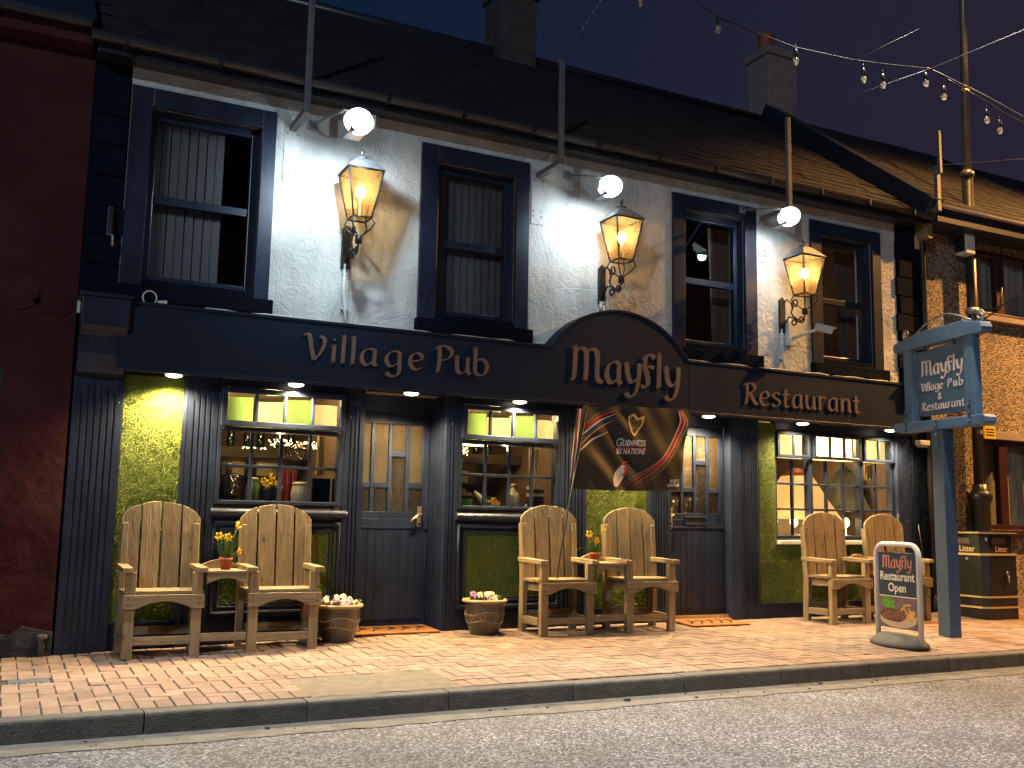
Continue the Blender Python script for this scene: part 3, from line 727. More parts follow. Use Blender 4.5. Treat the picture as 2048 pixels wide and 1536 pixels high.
# artificial grass panels with short blades of real geometry
def turf(x0, x1, z0, z1, y, dens=1600, name='grass_panel'):
    p = MB().box(x0, x1, y, y+.03, z0, z1).obj(name, m_turf, pub)
    J = MB(); n = int((x1-x0)*(z1-z0)*dens)
    for _ in range(n):
        x = R.uniform(x0+.004, x1-.004); z = R.uniform(z0+.004, z1-.004); l = R.uniform(.012, .022); a = R.uniform(0, 2*PI)
        dx, dz = l*.55*math.cos(a), l*.55*math.sin(a)-l*.25; w = R.uniform(.0022, .004)
        px, pz = -math.sin(a)*w, math.cos(a)*w
        J.add([(x-px, y, z-pz), (x+px, y, z+pz), (x+dx, y-l*.8, z+dz)], [(0, 1, 2)])
    J.obj('grass_pile', m_turf, p, kind='stuff')
turf(.805, 1.28, .26, 2.165, .045, 9000)
turf(1.60, 2.56, .36, .96, .008, 6000)
turf(3.745, 4.66, .36, .96, .008, 6000)
turf(5.035, 5.755, .26, 2.165, .04, 8000)
turf(7.175, 7.43, .26, 2.165, .045, 9000)
turf(7.435, 9.22, .26, .865, .05, 6000)
MB().box(7.175, 9.22, .0, .05, .236, .256).box(.80, 1.28, .0, .05, .236, .256).box(5.035, 5.755, .0, .05, .236, .256).obj('panel_ledge', m_navy, pub)
MB().box(1.26, 1.284, -.005, .05, .26, ZP).box(.80, .806, .0, .05, .26, ZP).obj('panel_edge', m_navy, pub)

# two small-paned shop windows
def frame4(mb, x0, x1, z0, z1, t, y0, y1):
    return mb.box(x0, x0+t, y0, y1, z0, z1).box(x1-t, x1, y0, y1, z0, z1).box(x0+t, x1-t, y0, y1, z1-t, z1).box(x0+t, x1-t, y0, y1, z0, z0+t)
def bull(x0, x1, z, y, r):
    return MB().prism([(y+.06, z-r)] + [(y-r*math.sin(D(a))*1.2, z-r*math.cos(D(a))) for a in range(0, 181, 20)] + [(y+.06, z+r)], 'x', x0, x1)
m_pgreen = glass('green_sheet', (.04, .07, .02), .5, .1, trans=.93, tcol=(.45, .74, .24)); m_pcream = glass('cream_sheet', (.1, .09, .05), .5, .1, trans=.93, tcol=(.90, .84, .60))
def shop_window(x0, x1, bulls=None):
    w = MB(); frame4(w, x0, x1, 1.165, 2.185, .035, .0, .12); w.box(x0+.035, x1-.035, .0, .12, 1.765, 1.80)
    w = w.obj('shop_window', m_navy, pub, .006)
    # lower light
    a, b, z0, z1 = x0+.04, x1-.04, 1.20, 1.762
    t = MB(); cw = (b-a)/4
    for k in range(1, 4): t.box(a+cw*k-.013, a+cw*k+.013, .03, .07, z0, z1)
    t.obj('glazing_bar', m_navy, w, .004)
    zm = (z0+z1)/2
    t = MB()
    for k in range(4): t.box(a+cw*k+(.013 if k else 0), a+cw*(k+1)-(.013 if k < 3 else 0), .03, .07, zm-.013, zm+.013)
    t.obj('glazing_bar', m_navy, w, .004)
    for k in range(4):
        for q0, q1 in ((z0, zm-.013), (zm+.013, z1)):
            mb = MB(); n = 6; bulge = R.uniform(.002, .008)
            v = []; f = []
            for i in range(n+1):
                for j in range(n+1):
                    u, ww = i/n, j/n
                    v.append((a+cw*k+.013+(cw-.026)*u, .052-bulge*16*u*(1-u)*ww*(1-ww)*.5, q0+(q1-q0)*ww))
            for i in range(n):
                for j in range(n): c = i*(n+1)+j; f.append((c, c+n+1, c+n+2, c+1))
            p = mb.add(v, f, True).obj('pane', g_old, w)
            if bulls and (k, q1 == z1) in bulls:
                cx, cz = a+cw*(k+.5), (q0+q1)/2
                for r_ in (.085, .062, .038, .016):
                    MB().tube([(cx+r_*math.cos(2*PI*i/20), .046, cz+r_*math.sin(2*PI*i/20)) for i in range(20)], .006, 6, True).obj('bullseye_ring', g_bottle, p)
    # projecting top light, hinged out at the foot
    a, b, z0, z1 = x0+.012, x1-.012, 1.80, 2.115
    s = MB(); frame4(s, a, b, z0, z1, .045, -.055, -.01); cw = (b-a-.09)/4
    for k in range(1, 4): s.box(a+.045+cw*k-.013, a+.045+cw*k+.013, -.05, -.015, z0+.045, z1-.045)
    s.obj('top_light', m_navy, w, .005)
    MB().box(x0, x1, -.02, .0, 2.12, 2.185).obj('head_rail', m_navy, w, .004)
    for k in range(4):
        q0 = a+.045+cw*k+.013; q1 = q0+cw-.026
        MB().box(q0, q1, -.034, -.030, z0+.045, z1-.045).obj('pane', g_old, w)
    # translucent sheets added behind the top light to colour its panes
    for k, m in enumerate((m_pgreen, m_pcream, m_pgreen, m_pcream)):
        q0 = a+.05+cw*k; n = 8; v = []; f = []
        for i in range(n+1):
            u = i/n; yy = .02+.05*math.sin(u*PI+k)
            v += [(q0+(cw-.02)*u, yy, 1.80), (q0+(cw-.02)*u, yy, 2.05-.03*(k % 2))]
            if i: c = 2*i; f.append((c-2, c, c+1, c-1))
        MB().add(v, f, True).obj('tint_sheet', m, w)
    bull(x0-.03, x1+.035, 1.10, -.022, .034).obj('sill', m_navy, w, .003)
    # stall riser moulding
    ri = MB().box(x0, x1, .016, .06, .255, 1.064).obj('stall_riser', m_navy, pub)
    X0, X1, Z0, Z1 = x0-.005, x1+.03, .30, 1.02
    X1 = min(X1, x1)
    for r_, d in ((.028, .0), (.014, .05), (.010, .078)):
        MB().tube([(X0+d+.02, .006, Z0+d), (X1-d-.02, .006, Z0+d), (X1-d-.02, .006, Z1-d), (X0+d+.02, .006, Z1-d)], r_, 10, True).obj('moulding', m_navy, ri)
    return w
shop_window(1.535, 2.598, {(2, True), (0, False)})
shop_window(3.677, 4.733)
# wide right-hand shop window
w4 = MB(); frame4(w4, 7.435, 9.223, .935, 2.10, .03, .06, .15)
for x in (7.952, 8.712): w4.box(x-.02, x+.02, .05, .15, .965, 2.07)
w4 = w4.obj('shop_window', m_navy, pub, .005)
MB().box(7.435, 9.223, .04, .12, 2.10, 2.19).obj('head_rail', m_navy, w4)
bx = [7.465, 7.71, 7.952, 8.205, 8.458, 8.712, 8.965, 9.195]; bz = [.965, 1.245, 1.52, 1.79]
for i, x in enumerate(bx[1:-1]):
    if i not in (1, 4):
        MB().box(x-.012, x+.012, .08, .12, .965, 1.79).obj('glazing_bar', m_navy, w4, .004)
for z in bz[1:3]:
    t = MB()
    for i in range(7): t.box(bx[i]+.012, bx[i+1]-.012, .078, .118, z-.012, z+.012)
    t.obj('glazing_bar', m_navy, w4, .004)
for i in range(7):
    for j in range(3):
        n = 5; v = []; f = []; bu = R.uniform(.002, .007)
        for p in range(n+1):
            for q in range(n+1):
                u, ww = p/n, q/n; v.append((bx[i]+.01+(bx[i+1]-bx[i]-.02)*u, .10-bu*8*u*(1-u)*ww*(1-ww), bz[j]+.01+(bz[j+1]-bz[j]-.02)*ww))
        for p in range(n):
            for q in range(n): c = p*(n+1)+q; f.append((c, c+n+1, c+n+2, c+1))
        MB().add(v, f, True).obj('pane', g_old, w4)
for a, b, n in ((7.452, 7.935, 2), (7.972, 8.692, 3), (8.735, 9.215, 2)):
    s = MB(); frame4(s, a, b, 1.80, 2.085, .035, .02, .06); cw = (b-a-.07)/n
    for k in range(1, n): s.box(a+.035+cw*k-.012, a+.035+cw*k+.012, .025, .055, 1.835, 2.05)
    s.obj('top_light', m_navy, w4, .005)
    for k in range(n): MB().box(a+.04+cw*k+.006, a+.03+cw*(k+1)-.006, .036, .040, 1.832, 2.053).obj('pane', g_old, w4)
    MB().add([(a+.03, .12, 1.80), (b-.03, .14, 1.80), (b-.03, .14, 2.08), (a+.03, .12, 2.08)], [(0, 1, 2, 3)]).obj('tint_sheet', m_pcream, w4)  # cream sheet added behind the top panes of the wide window
MB().box(7.435, 9.225, -.01, .06, .868, .912).obj('sill', m_pvc, w4, .006)
MB().box(7.435, 9.225, .05, .15, .912, .935).obj('lower_rail', m_navy, w4)

# doors
def door(x0, x1, y, z0, z1, letterbox, hx):
    d = MB().box(x0, x1, y, y+.045, z0, z0+.96)            # bottom half slab
    zt0, zt1 = z0+1.02, z1-.10
    W_ = x1-x0; cols = [x0+.065+(W_-.13+.035)/4*k for k in range(4)]; cw = (W_-.13+.035)/4-.035
    d.box(x0, cols[0], y, y+.045, z0+.96, z1).box(cols[3]+cw, x1, y, y+.045, z0+.96, z1)
    for k in range(3): d.box(cols[k]+cw, cols[k+1], y, y+.045, zt0, zt1)
    d.box(cols[0], cols[3]+cw, y, y+.045, zt1, z1).box(cols[0], cols[3]+cw, y, y+.045, z0+.96, zt0)
    cut = [.30, .30, .66, .30]; H = zt1-zt0
    for k in range(4):
        zz = zt0+H*cut[k]; d.box(cols[k], cols[k]+cw, y+.004, y+.041, zz-.025, zz+.025)
    d = d.obj('door', m_navy, pub, .004)
    for k in range(4):
        zz = zt0+H*cut[k]
        for a, b in ((zt0, zz-.025), (zz+.025, zt1)):
            MB().box(cols[k]+.001, cols[k]+cw-.001, y+.02, y+.026, a+.001, b-.001).obj('pane', g_texd if a == zt0 else g_tex, d)
    J = MB()
    for k in range(9): J.box(x0+.03+k*(W_-.06)/9, x0+.03+(k+1)*(W_-.06)/9-.004, y-.006, y, z0+.06, z0+.86)
    J.obj('boarding', m_navy, d, .0015)
    MB().box(x0+.01, x1-.01, y-.012, y, z0+.865, z0+.885).obj('rail_bead', m_navy, d, .003)
    if letterbox:
        lb = MB(); frame4(lb, letterbox-.14, letterbox+.14, z0+.90, z0+.99, .018, y-.014, y); lb.obj('letterbox', m_navy, d, .003)
        MB().box(letterbox-.12, letterbox+.12, y-.006, y-.001, z0+.92, z0+.97).obj('letter_flap', m_black, d)
    h = MB().box(hx-.022, hx+.022, y-.008, y, z0+.86, z0+1.07); h = h.obj('handle', m_brass, d, .006)
    MB().tube([(hx, y-.008, z0+1.0), (hx+.005, y-.05, z0+1.0), (hx-.04, y-.055, z0+.985), (hx-.08, y-.055, z0+.955), (hx-.10, y-.05, z0+.925)], .011, 8).obj('lever', m_brass, h)
    MB().lathe([(.012, -.012), (.012, 0)], (hx, y, z0+.91), 10, 'y').obj('keyhole', m_black, h)
    return d
door(2.77, 3.535, .36, .115, 2.03, None, 3.45)
door(6.02, 6.775, .10, .155, 2.075, 6.40, 6.085)
MB().box(6.02, 6.775, .0, .12, .09, .125).obj('threshold', m_brass, pub, .006)
MB().box(6.02, 6.775, .03, .10, .125, .153).obj('threshold', m_brass, pub, .004)
MB().box(2.77, 3.54, .35, .42, .06, .112).obj('threshold', m_navy, pub, .004)

# rooms behind the glass
def room(x0, x1, depth, z0=.3, z1=2.19):
    r_ = MB(); y0, y1 = .15, depth
    r_.add([(x0, y1, z0), (x1, y1, z0), (x1, y1, z1), (x0, y1, z1)], [(0, 1, 2, 3)]).add([(x0, y0, z0), (x0, y1, z0), (x0, y1, z1), (x0, y0, z1)], [(0, 1, 2, 3)]).add([(x1, y0, z0), (x1, y1, z0), (x1, y1, z1), (x1, y0, z1)], [(0, 1, 2, 3)])
    q = r_.obj('room_wall', m_darkroom, pub)
    MB().add([(x0, y0, z1), (x1, y0, z1), (x1, y1, z1), (x0, y1, z1)], [(0, 1, 2, 3)]).obj('ceiling', m_ceil, q)
    MB().add([(x0, y0, z0), (x1, y0, z0), (x1, y1, z0), (x0, y1, z0)], [(0, 1, 2, 3)]).obj('room_floor', m_darkroom, q)
    return q
room(1.45, 2.68, 2.2); room(2.70, 3.62, 1.6, .1); room(3.63, 5.0, 2.2); room(5.9, 6.86, 1.6, .1); room(7.3, 9.40, 2.6)
for x0, x1, y0 in ((1.57, 2.57, .125), (3.71, 4.70, .125)):
    MB().box(x0, x1, y0, .42, 1.150, 1.166).obj('display_shelf', w_x, pub)
for x0, x1 in ((2.66, 3.62), (5.92, 6.86)): MB().box(x0, x1, .50, .52, .1, 1.42).obj('dark_backing', m_black, pub)  # black panels added behind the doors to darken the lower panes
for x0, x1, z in ((1.45, 2.68, 1.62), (3.63, 5.0, 1.66)):
    MB().box(x0, x1, 1.3, 1.42, z, z+.10).obj('beam', m_soil, pub); MB().box(x0+.1, x1-.05, 1.9, 1.95, .8, 1.45).obj('settle', m_soil, pub)
    for k in range(3): MB().box(x0+.2+.35*k, x0+.42+.35*k, 2.15, 2.18, 1.48, 1.62).obj('picture', m_crock, pub)
lamp('room_light', 'POINT', (2.1, .55, 2.08), 30, WARM, .06); lamp('room_light', 'POINT', (4.3, .55, 2.08), 26, WARM, .06)
lamp('room_light', 'POINT', (3.1, .9, 2.05), 4.5, WARM, .06); lamp('room_light', 'POINT', (6.4, .42, 2.08), 9, WARM, .06)
lamp('room_light', 'POINT', (8.3, .50, 2.08), 85, WARM, .06)
lamp('display_fill', 'POINT', (2.07, .10, 1.74), 5, WARM, .03); lamp('display_fill', 'POINT', (4.2, .10, 1.74), 5, WARM, .03)  # unseen fill lamps added to brighten the items on the shelves
lamp('room_light', 'POINT', (8.6, 1.8, 4.1), 7, (1, .6, .35), .06); lamp('room_light', 'POINT', (6.6, 1.8, 4.1), 4, (1, .6, .35), .06)  # upstairs lamps added to brighten the curtains

# ------------------------------------------------------------------ neighbours
rb = thing('red_building', 'dark red painted neighbour with peeling paint left of the pub', 'building', (-2, 1, 0))
mb = MB(); v = []; f = []; nx_, nz = 60, 76
for i in range(nx_+1):
    for j in range(nz+1):
        x = -3.6+4.02*i/nx_; z = .0+4.80*j/nz
        v.append((x, -.012+.010*noise.noise((x*2, z*2, 0))+.006*noise.noise((x*9, z*9, 2)), z))
for i in range(nx_):
    for j in range(nz):
        xm = -3.6+4.02*(i+.5)/nx_; zm = 4.8*(j+.5)/nz
        if -1.1 < xm < -.05 and .9 < zm < 2.16: continue
        c = i*(nz+1)+j; f.append((c, c+nz+1, c+nz+2, c+1))
mb.add(v, f, True).obj('wall', m_red, rb)
MB().box(-3.6, .41, .04, 4, 0, 4.8).obj('inner_wall', m_black, rb)
MB().prism([(-3.6, 0), (.425, 0)] + [(.425-4.025*i/40, .20+.05*noise.noise((i*.9, 0, 5))+.02*(i % 3)) for i in range(41)], 'y', -.028, .02).obj('plinth', m_peel, rb)
for cx, cz, s in ((.0, 2.72, .16), (.25, 2.64, .10), (.02, .72, .09)):
    MB().prism([(cx+s*R.uniform(.5, 1)*1.5*math.cos(2*PI*k/11), cz+s*R.uniform(.45, 1)*math.sin(2*PI*k/11)) for k in range(11)], 'y', -.020, .0).obj('peeling_flake', m_red if s > .05 else m_peel, rb)
w = MB(); frame4(w, -1.1, -.05, .9, 2.16, .06, .0, .05); w = w.obj('window', m_black, rb); MB().box(-1.04, -.11, .02, .025, .96, 2.10).obj('pane', g_win, w)
MB().prism([(.0, 4.70), (-.20, 4.70), (-.22, 4.84), (.0, 4.90)], 'x', -3.6, .38).obj('eaves_board', m_red, rb, .004)
MB().prism([(p[0]+.02, p[1]+.09) for p in gp], 'x', -3.6, .36).obj('gutter', m_gut, rb)
MB().prism([(-.28, 4.86), (2.5, 6.95), (5, 4.9)], 'x', -3.6, .395).obj('roof', m_gut, rb)
MB().tube([(.355, -.045, .04), (.355, -.045, .15), (.355, -.02, .18)], .022, 10).lathe([(.035, .15), (.035, .185), (.02, .19)], (.355, -.045, 0), 12).obj('vent_pipe', m_conc, rb)

pb = thing('pebbledash_building', 'pebbledashed house with maroon windows right of the pub', 'house', (13, 1.5, 0))
PY = .06
wx = [(10.80, 12.6, 3.74, 4.60), (10.70, 12.6, 1.06, 2.17)]
mb = MB().box(9.70, 10.70, PY, PY+.2, 0, 4.80).box(10.70, 10.80, PY, PY+.2, 2.17, 4.80).box(10.80, 12.6, PY, PY+.2, 2.17, 3.74).box(10.80, 12.6, PY, PY+.2, 4.60, 4.80).box(10.70, 12.6, PY, PY+.2, 0, 1.06).box(12.6, 18, PY, PY+.2, 0, 4.8)
mb.obj('wall', m_peb, pb)
MB().box(9.7, 18, PY+.3, PY+.4, 0, 4.8).obj('inner_wall', m_black, pb)
MB().box(9.74, 18, PY-.03, PY+.01, 0, .24).obj('plinth', m_chim, pb)
for (a, b, z0, z1), dv in zip(wx, ((.36, .52), (.42, .60))):
    w = MB(); frame4(w, a, b, z0, z1, .06, PY+.02, PY+.10); w.box(a+.40, a+.55, PY+.02, PY+.10, z0+.06, z1-.06).box(a+1.05, a+1.2, PY+.02, PY+.1, z0+.06, z1-.06)
    w = w.obj('window', m_maroon, pb, .006)
    for q0, q1 in ((a+.06, a+.40), (a+.55, a+1.05), (a+1.2, b-.06)):
        MB().box(q0, q1, PY+.06, PY+.066, z0+.06, z1-.06).obj('pane', g_win, w)
    n = 40; v = []; f = []
    for i in range(n+1):
        x = a+.05+(b-a-.1)*i/n; y = PY+.20+.03*math.sin(i*1.9)
        v += [(x, y, z0), (x, y-.02*math.sin(i), z1)]
        if i: c = 2*i; f.append((c-2, c, c+1, c-1))
    MB().add(v, f, True).obj('net_curtain', m_net, w)
    MB().box(a-.06, b, PY-.09, PY+.03, z0-.075, z0-.005).obj('sill', m_chim if z0 > 2 else m_maroon, w, .008)
MB().box(10.62, 12.7, PY-.02, PY+.01, 2.175, 2.27).obj('lintel', m_chim, pb, .004)
MB().prism([(PY, 4.68), (-.33, 4.68), (-.33, 4.84), (PY, 5.0)], 'x', 9.66, 18).obj('eaves_board', m_gut, pb, .004)
NA = RA
(y0, z0), (y1, z1) = (-.36, 4.82), (-.36+RL*math.cos(NA), 4.82+RL*math.sin(NA))
nr = MB().prism([(y0, z0), (y1, z1), (5.4, 4.9), (5.4, 4.8), (y1, z1-.15), (y0+.1, z0-.03)], 'x', 9.63, 18).obj('roof', m_roof_s, pb)
slating(nr, 9.63, 13.2, -.37, 4.84, RL, NA, .25, .19, 300, lambda p: p[0]+p[1])
MB().tube([(9.66, -.375, 4.85), (18, -.375, 4.85)], .022, 6).obj('drip_edge', m_chim, pb)
MB().tube([(9.66, -.10, 4.72), (9.70, -.06, 4.55), (9.70, -.06, 2.75), (9.70, -.06, .3)], .036, 10).obj('downpipe', m_black, pb)
box('wall_tag', m_gold, pb, (9.60, 9.69, -.050, -.035, 4.40, 4.56))
MB().box(9.62, 9.70, -.22, -.02, 4.50, 4.68).obj('rafter_end', w_y, pb)

# ------------------------------------------------------------------ lamps on the pub wall
GF = 'floodlights under the eaves'
FL = [(2.312, 4.20, -.95, 'leftmost round white floodlight above the first wall lantern', 1.2), (4.893, 4.213, -.60, 'middle white floodlight above the lantern over the arched sign', .50), (7.095, 4.264, -.60, 'rightmost white floodlight above the lantern by the camera', .42)]
for x, z, y, lab, pw in FL:
    t = thing('floodlight', lab, 'floodlight', (x, 0, z), 0, GF); ORG[t] = (x, 0, z)
    aim = Vector((x-.03, .02, z-1.1)); d = (aim-Vector((x, y, z))).normalized()
    d = Vector((-.25, -.55, -.80)).normalized()
    q = (-d).to_track_quat('Z', 'Y')
    def tr(mb): mb.v = [tuple(Vector((x, y, z))+q @ Vector(p)) for p in mb.v]; return mb
    tr(MB().lathe([(.05, .10), (.085, .07), (.108, .0), (.108, -.014), (.102, -.014)], n=20)).obj('housing', m_greymet, t)
    tr(MB().ball((0, 0, -.012), .118, 18, 8, (1, 1, .55))).obj('lens', e_flood, t)
    MB().tube([(x-.13, -.02, 4.47), (x-.13, y, z+.06)], .012, 6).tube([(x-.13, y, z-.05), (x-.13, y-.02, z+.06), (x+.13, y-.02, z+.06), (x+.13, y, z-.05)], .008, 6).obj('bracket', m_steel, t)
    MB().prism([(y-.08, z+.06), (y+.0, z-.085), (y+.20, z-.090), (y+.20, z-.083), (y+.0, z-.077), (y-.07, z+.065)], 'x', x-.07, x+.07).obj('visor', m_black, t)  # plate added to cut the beam off above the lamp
    MB().box(x-.17, x-.09, -.03, 0, 4.43, 4.51).obj('wall_plate', m_steel, t, .004)
    lamp('floodlight_lamp', 'SPOT', (-.02, y+.03, -.112), 112*pw, COOL, .05, aim=None, cone=124, blend=1, parent=t).rotation_euler = (Vector((0, .93, -.36))).to_track_quat('-Z', 'Y').to_euler()

def lantern(x, zb, lab):
    t = thing('wall_lantern', lab, 'lantern', (x, 0, zb-.3), 0, 'copper lanterns on the upper wall'); ORG[t] = (x, 0, zb-.3)
    y = -.37; b, tp, H = .080, .150, .40; zt = zb+H
    c = [(-1, -1), (1, -1), (1, 1), (-1, 1)]
    lo = [(x+b*i, y+b*j, zb) for i, j in c]; hi = [(x+tp*i, y+tp*j, zt) for i, j in c]
    fr = MB()
    for k in range(4):
        fr.tube([lo[k], hi[k]], .008, 6); fr.tube([lo[k], lo[(k+1) % 4]], .009, 6); fr.tube([hi[k], hi[(k+1) % 4]], .010, 6)
    fr.obj('frame', m_black, t)
    for k in range(4):
        k2 = (k+1) % 4; MB().add([lo[k], lo[k2], hi[k2], hi[k]], [(0, 1, 2, 3)]).obj('pane', g_amber, t)
    r1 = .168; ap = zt+.15
    e = [(x+r1*i, y+r1*j, zt+.004) for i, j in c]; m = [(x+.06*i, y+.06*j, zt+.115) for i, j in c]
    roofm = MB().add(e+m, [(0, 1, 5, 4), (1, 2, 6, 5), (2, 3, 7, 6), (3, 0, 4, 7), (0, 3, 2, 1), (4, 5, 6, 7)])
    roofm.obj('roof', m_steel, t, .003)
    MB().lathe([(.055, zt+.115), (.05, zt+.14), (.014, zt+.15), (.012, zt+.165), (.022, zt+.18), (.018, zt+.20), (.004, zt+.215)], (x, y, 0), 12).obj('finial', m_greymet, t)
    MB().ball((x, y, zb+.235), .045, 12, 8, (1, 1, 1.2)).obj('bulb', e_bulb, t)
    MB().lathe([(.028, zb+.0), (.028, zb+.05), (.018, zb+.10), (.018, zb+.19)], (x, y, 0), 10).obj('lamp_holder', m_brass, t)
    # cradle and scroll bracket
    ck = MB()
    for i, j in c:
        ck.tube([(x+b*i, y+b*j, zb), (x+b*i*1.25, y+b*j*1.25, zb-.05), (x+b*i*.9, y+b*j*.9, zb-.10), (x+.02*i, y+.02*j, zb-.15)], .007, 6)
    ck.lathe([(.03, zb-.215), (.034, zb-.15), (.022, zb-.145)], (x, y, 0), 10)
    ck.obj('cradle', m_black, t)
    def scroll(cy, cz, r0, a0, a1, n=22):
        return [(x, cy+(r0*(1-.65*i/n))*math.cos(D(a0+(a1-a0)*i/n)), cz+(r0*(1-.65*i/n))*math.sin(D(a0+(a1-a0)*i/n))) for i in range(n+1)]
    sc = MB()
    sc.tube([(x, -.03, zb-.30), (x, -.12, zb-.20), (x, -.20, zb-.22), (x, -.27, zb-.28), (x, -.34, zb-.26), (x, y, zb-.215)], .010, 6)
    sc.tube(scroll(-.20, zb-.265, .05, 90, 540), .009, 6); sc.tube(scroll(-.22, zb-.07, .055, -60, 420), .009, 6)
    sc.tube([(x, -.19, zb-.09), (x, -.16, zb-.16), (x, -.20, zb-.22), (x, -.26, zb-.25)], .010, 6)
    sc.tube([(x, -.03, zb-.04), (x, -.10, zb+.0), (x, -.16, zb-.05), (x, -.18, zb-.10)], .008, 6)
    sc.tube(scroll(-.315, zb-.255, .045, 180, 560), .009, 6)
    sc.obj('scroll_bracket', m_black, t)
    MB().prism([(x-.04, zb-.36), (x+.04, zb-.36), (x+.04, zb+.0), (x, zb+.04), (x-.04, zb+.0)], 'y', -.03, -.001).obj('back_plate', m_black, t, .003)
    lamp('lantern_lamp', 'POINT', (0, y, zb+.235-(zb-.3)), 30, (1, .64, .28), .045, parent=t)
    return t
lantern(2.535, 3.585, 'leftmost copper lantern between the first two upper windows')
lantern(5.175, 3.575, 'middle copper lantern above the arched sign')
lantern(7.51, 3.52, 'rightmost copper lantern above the white camera')
for x, z0, z1, lab in ((2.54, 2.72, 3.27, 'white cable conduit below the leftmost lantern'), (5.17, 3.08, 3.22, 'short white conduit between arched sign and middle lantern'), (7.50, 2.72, 3.20, 'white conduit below the rightmost lantern beside the camera box')):
    t = thing('conduit', lab, 'conduit', (x, 0, z0), 0, 'cable conduits under the lanterns'); ORG[t] = (x, 0, z0)
    MB().tube([(x-.01, -.022, z1), (x-.012, -.022, (z0+z1)/2), (x+.01, -.03, z0+.12), (x+.008, -.05, z0+.0)], .014, 8).obj('pipe', m_pvc, t)
    MB().tube([(x+.018, -.018, z1), (x+.018, -.018, z0+.15), (x+.03, -.03, z0)], .006, 6).obj('wire', m_pvc, t)
    for z in (z0+.14, z1-.1): MB().box(x-.03, x+.035, -.032, -.0, z, z+.02).obj('clip', m_pvc, t, .002)

# downlights in the soffit
for i, (x, lab) in enumerate(((1.15, 'lit downlight above the left grass panel'), (2.125, 'lit downlight above the first small-paned window'), (3.15, 'lit downlight above the first navy door'), (4.225, 'lit downlight above the second small-paned window'), (5.335, 'lit downlight above the black flag'), (6.41, 'lit downlight above the door right of the flag'), (7.68, 'lit downlight above the left part of the wide shop window'), (9.005, 'lit downlight beside the end of the hanging sign frame'))):
    t = thing('downlight', lab, 'downlight', (x, -.12, 2.185), 0, 'round downlights in the fascia soffit')
    MB().lathe([(.070, 2.186), (.072, 2.172), (.062, 2.168)], (x, -.12, 0), 20).obj('rim', m_greymet, t)
    MB().ball((x, -.12, 2.163), .066, 18, 6, (1, 1, .28)).obj('lens', e_down, t)
    lamp('downlight_lamp', 'SPOT', (0, 0, -.062), 235 if i not in (6, 7) else 170, (1, .74, .39), .05, cone=150, blend=.6, parent=t).rotation_euler = (0, 0, 0)

# cctv camera
t = thing('cctv_camera', 'white security camera on a wall box between the right upper windows', 'camera', (7.585, 0, 3.13)); ORG[t] = (7.585, 0, 3.13)
MB().box(7.545, 7.655, -.08, -.001, 3.02, 3.30).obj('junction_box', m_pvc, t, .006)
MB().tube([(7.60, -.08, 3.10), (7.64, -.22, 3.13), (7.69, -.34, 3.16)], .018, 8).obj('arm', m_pvc, t)
b = MB().box(-.035, .035, -.10, .08, -.03, .03); q = Matrix.Translation((7.73, -.40, 3.165)) @ Matrix.Rotation(D(58), 4, 'Z') @ Matrix.Rotation(D(14), 4, 'X')
b.v = [tuple(q @ Vector(p)) for p in b.v]; b.obj('camera_head', m_pvc, t, .006)
b = MB().box(-.045, .045, -.13, .08, .031, .04); b.v = [tuple(q @ Vector(p)) for p in b.v]; b.obj('sun_shield', m_pvc, t, .002)
b = MB().lathe([(.022, -.108), (.022, -.10)], n=14, axis='y'); b.v = [tuple(q @ Vector(p)) for p in b.v]; b.obj('lens', m_black, t)

# catenary posts on the wall
for x, xw, zt, lab, pl in ((2.02, 1.96, 6.0, 'steel post and arm by the left upper window, running out of the picture top', 1), (4.44, 4.40, 5.42, 'steel post and arm above the second upper window', 1), (7.24, 7.20, 5.42, 'steel post standing above the right floodlight', 1)):
    t = thing('light_bracket', lab, 'bracket', (x, 0, 4.3), 0, 'steel posts for the festoon wires'); ORG[t] = (x, 0, 4.3)
    MB().box(x-.025, x+.025, -.475, -.435, 4.42, zt).obj('post', m_greymet, t, .004)
    MB().box(x-.03, x+.03, -.475, -.012, 4.38, 4.43).obj('arm', m_greymet, t, .004)
    MB().box(x-.07, x+.07, -.012, -.001, 3.92, 4.46).obj('wall_plate', m_white, t, .003)
    for z in (4.0, 4.05, 4.36):
        for d in (-.045, .045): MB().lathe([(.012, -.022), (.012, -.012)], (x+d, 0, z), 6, 'y').obj('bolt', m_steel, t)
t = thing('light_bracket', 'short leaning steel post on the eaves of the pebbledashed house', 'bracket', (9.55, -.45, 4.7), 0, 'steel posts for the festoon wires'); ORG[t] = (9.55, -.45, 4.7)
MB().box(9.53, 9.57, -.50, -.46, 5.2, 5.72).box(9.515, 9.575, -.465, -.42, 4.75, 5.3).obj('post', m_greymet, t, .004)
MB().box(9.50, 9.59, -.42, -.34, 4.76, 4.80).obj('arm', m_greymet, t)

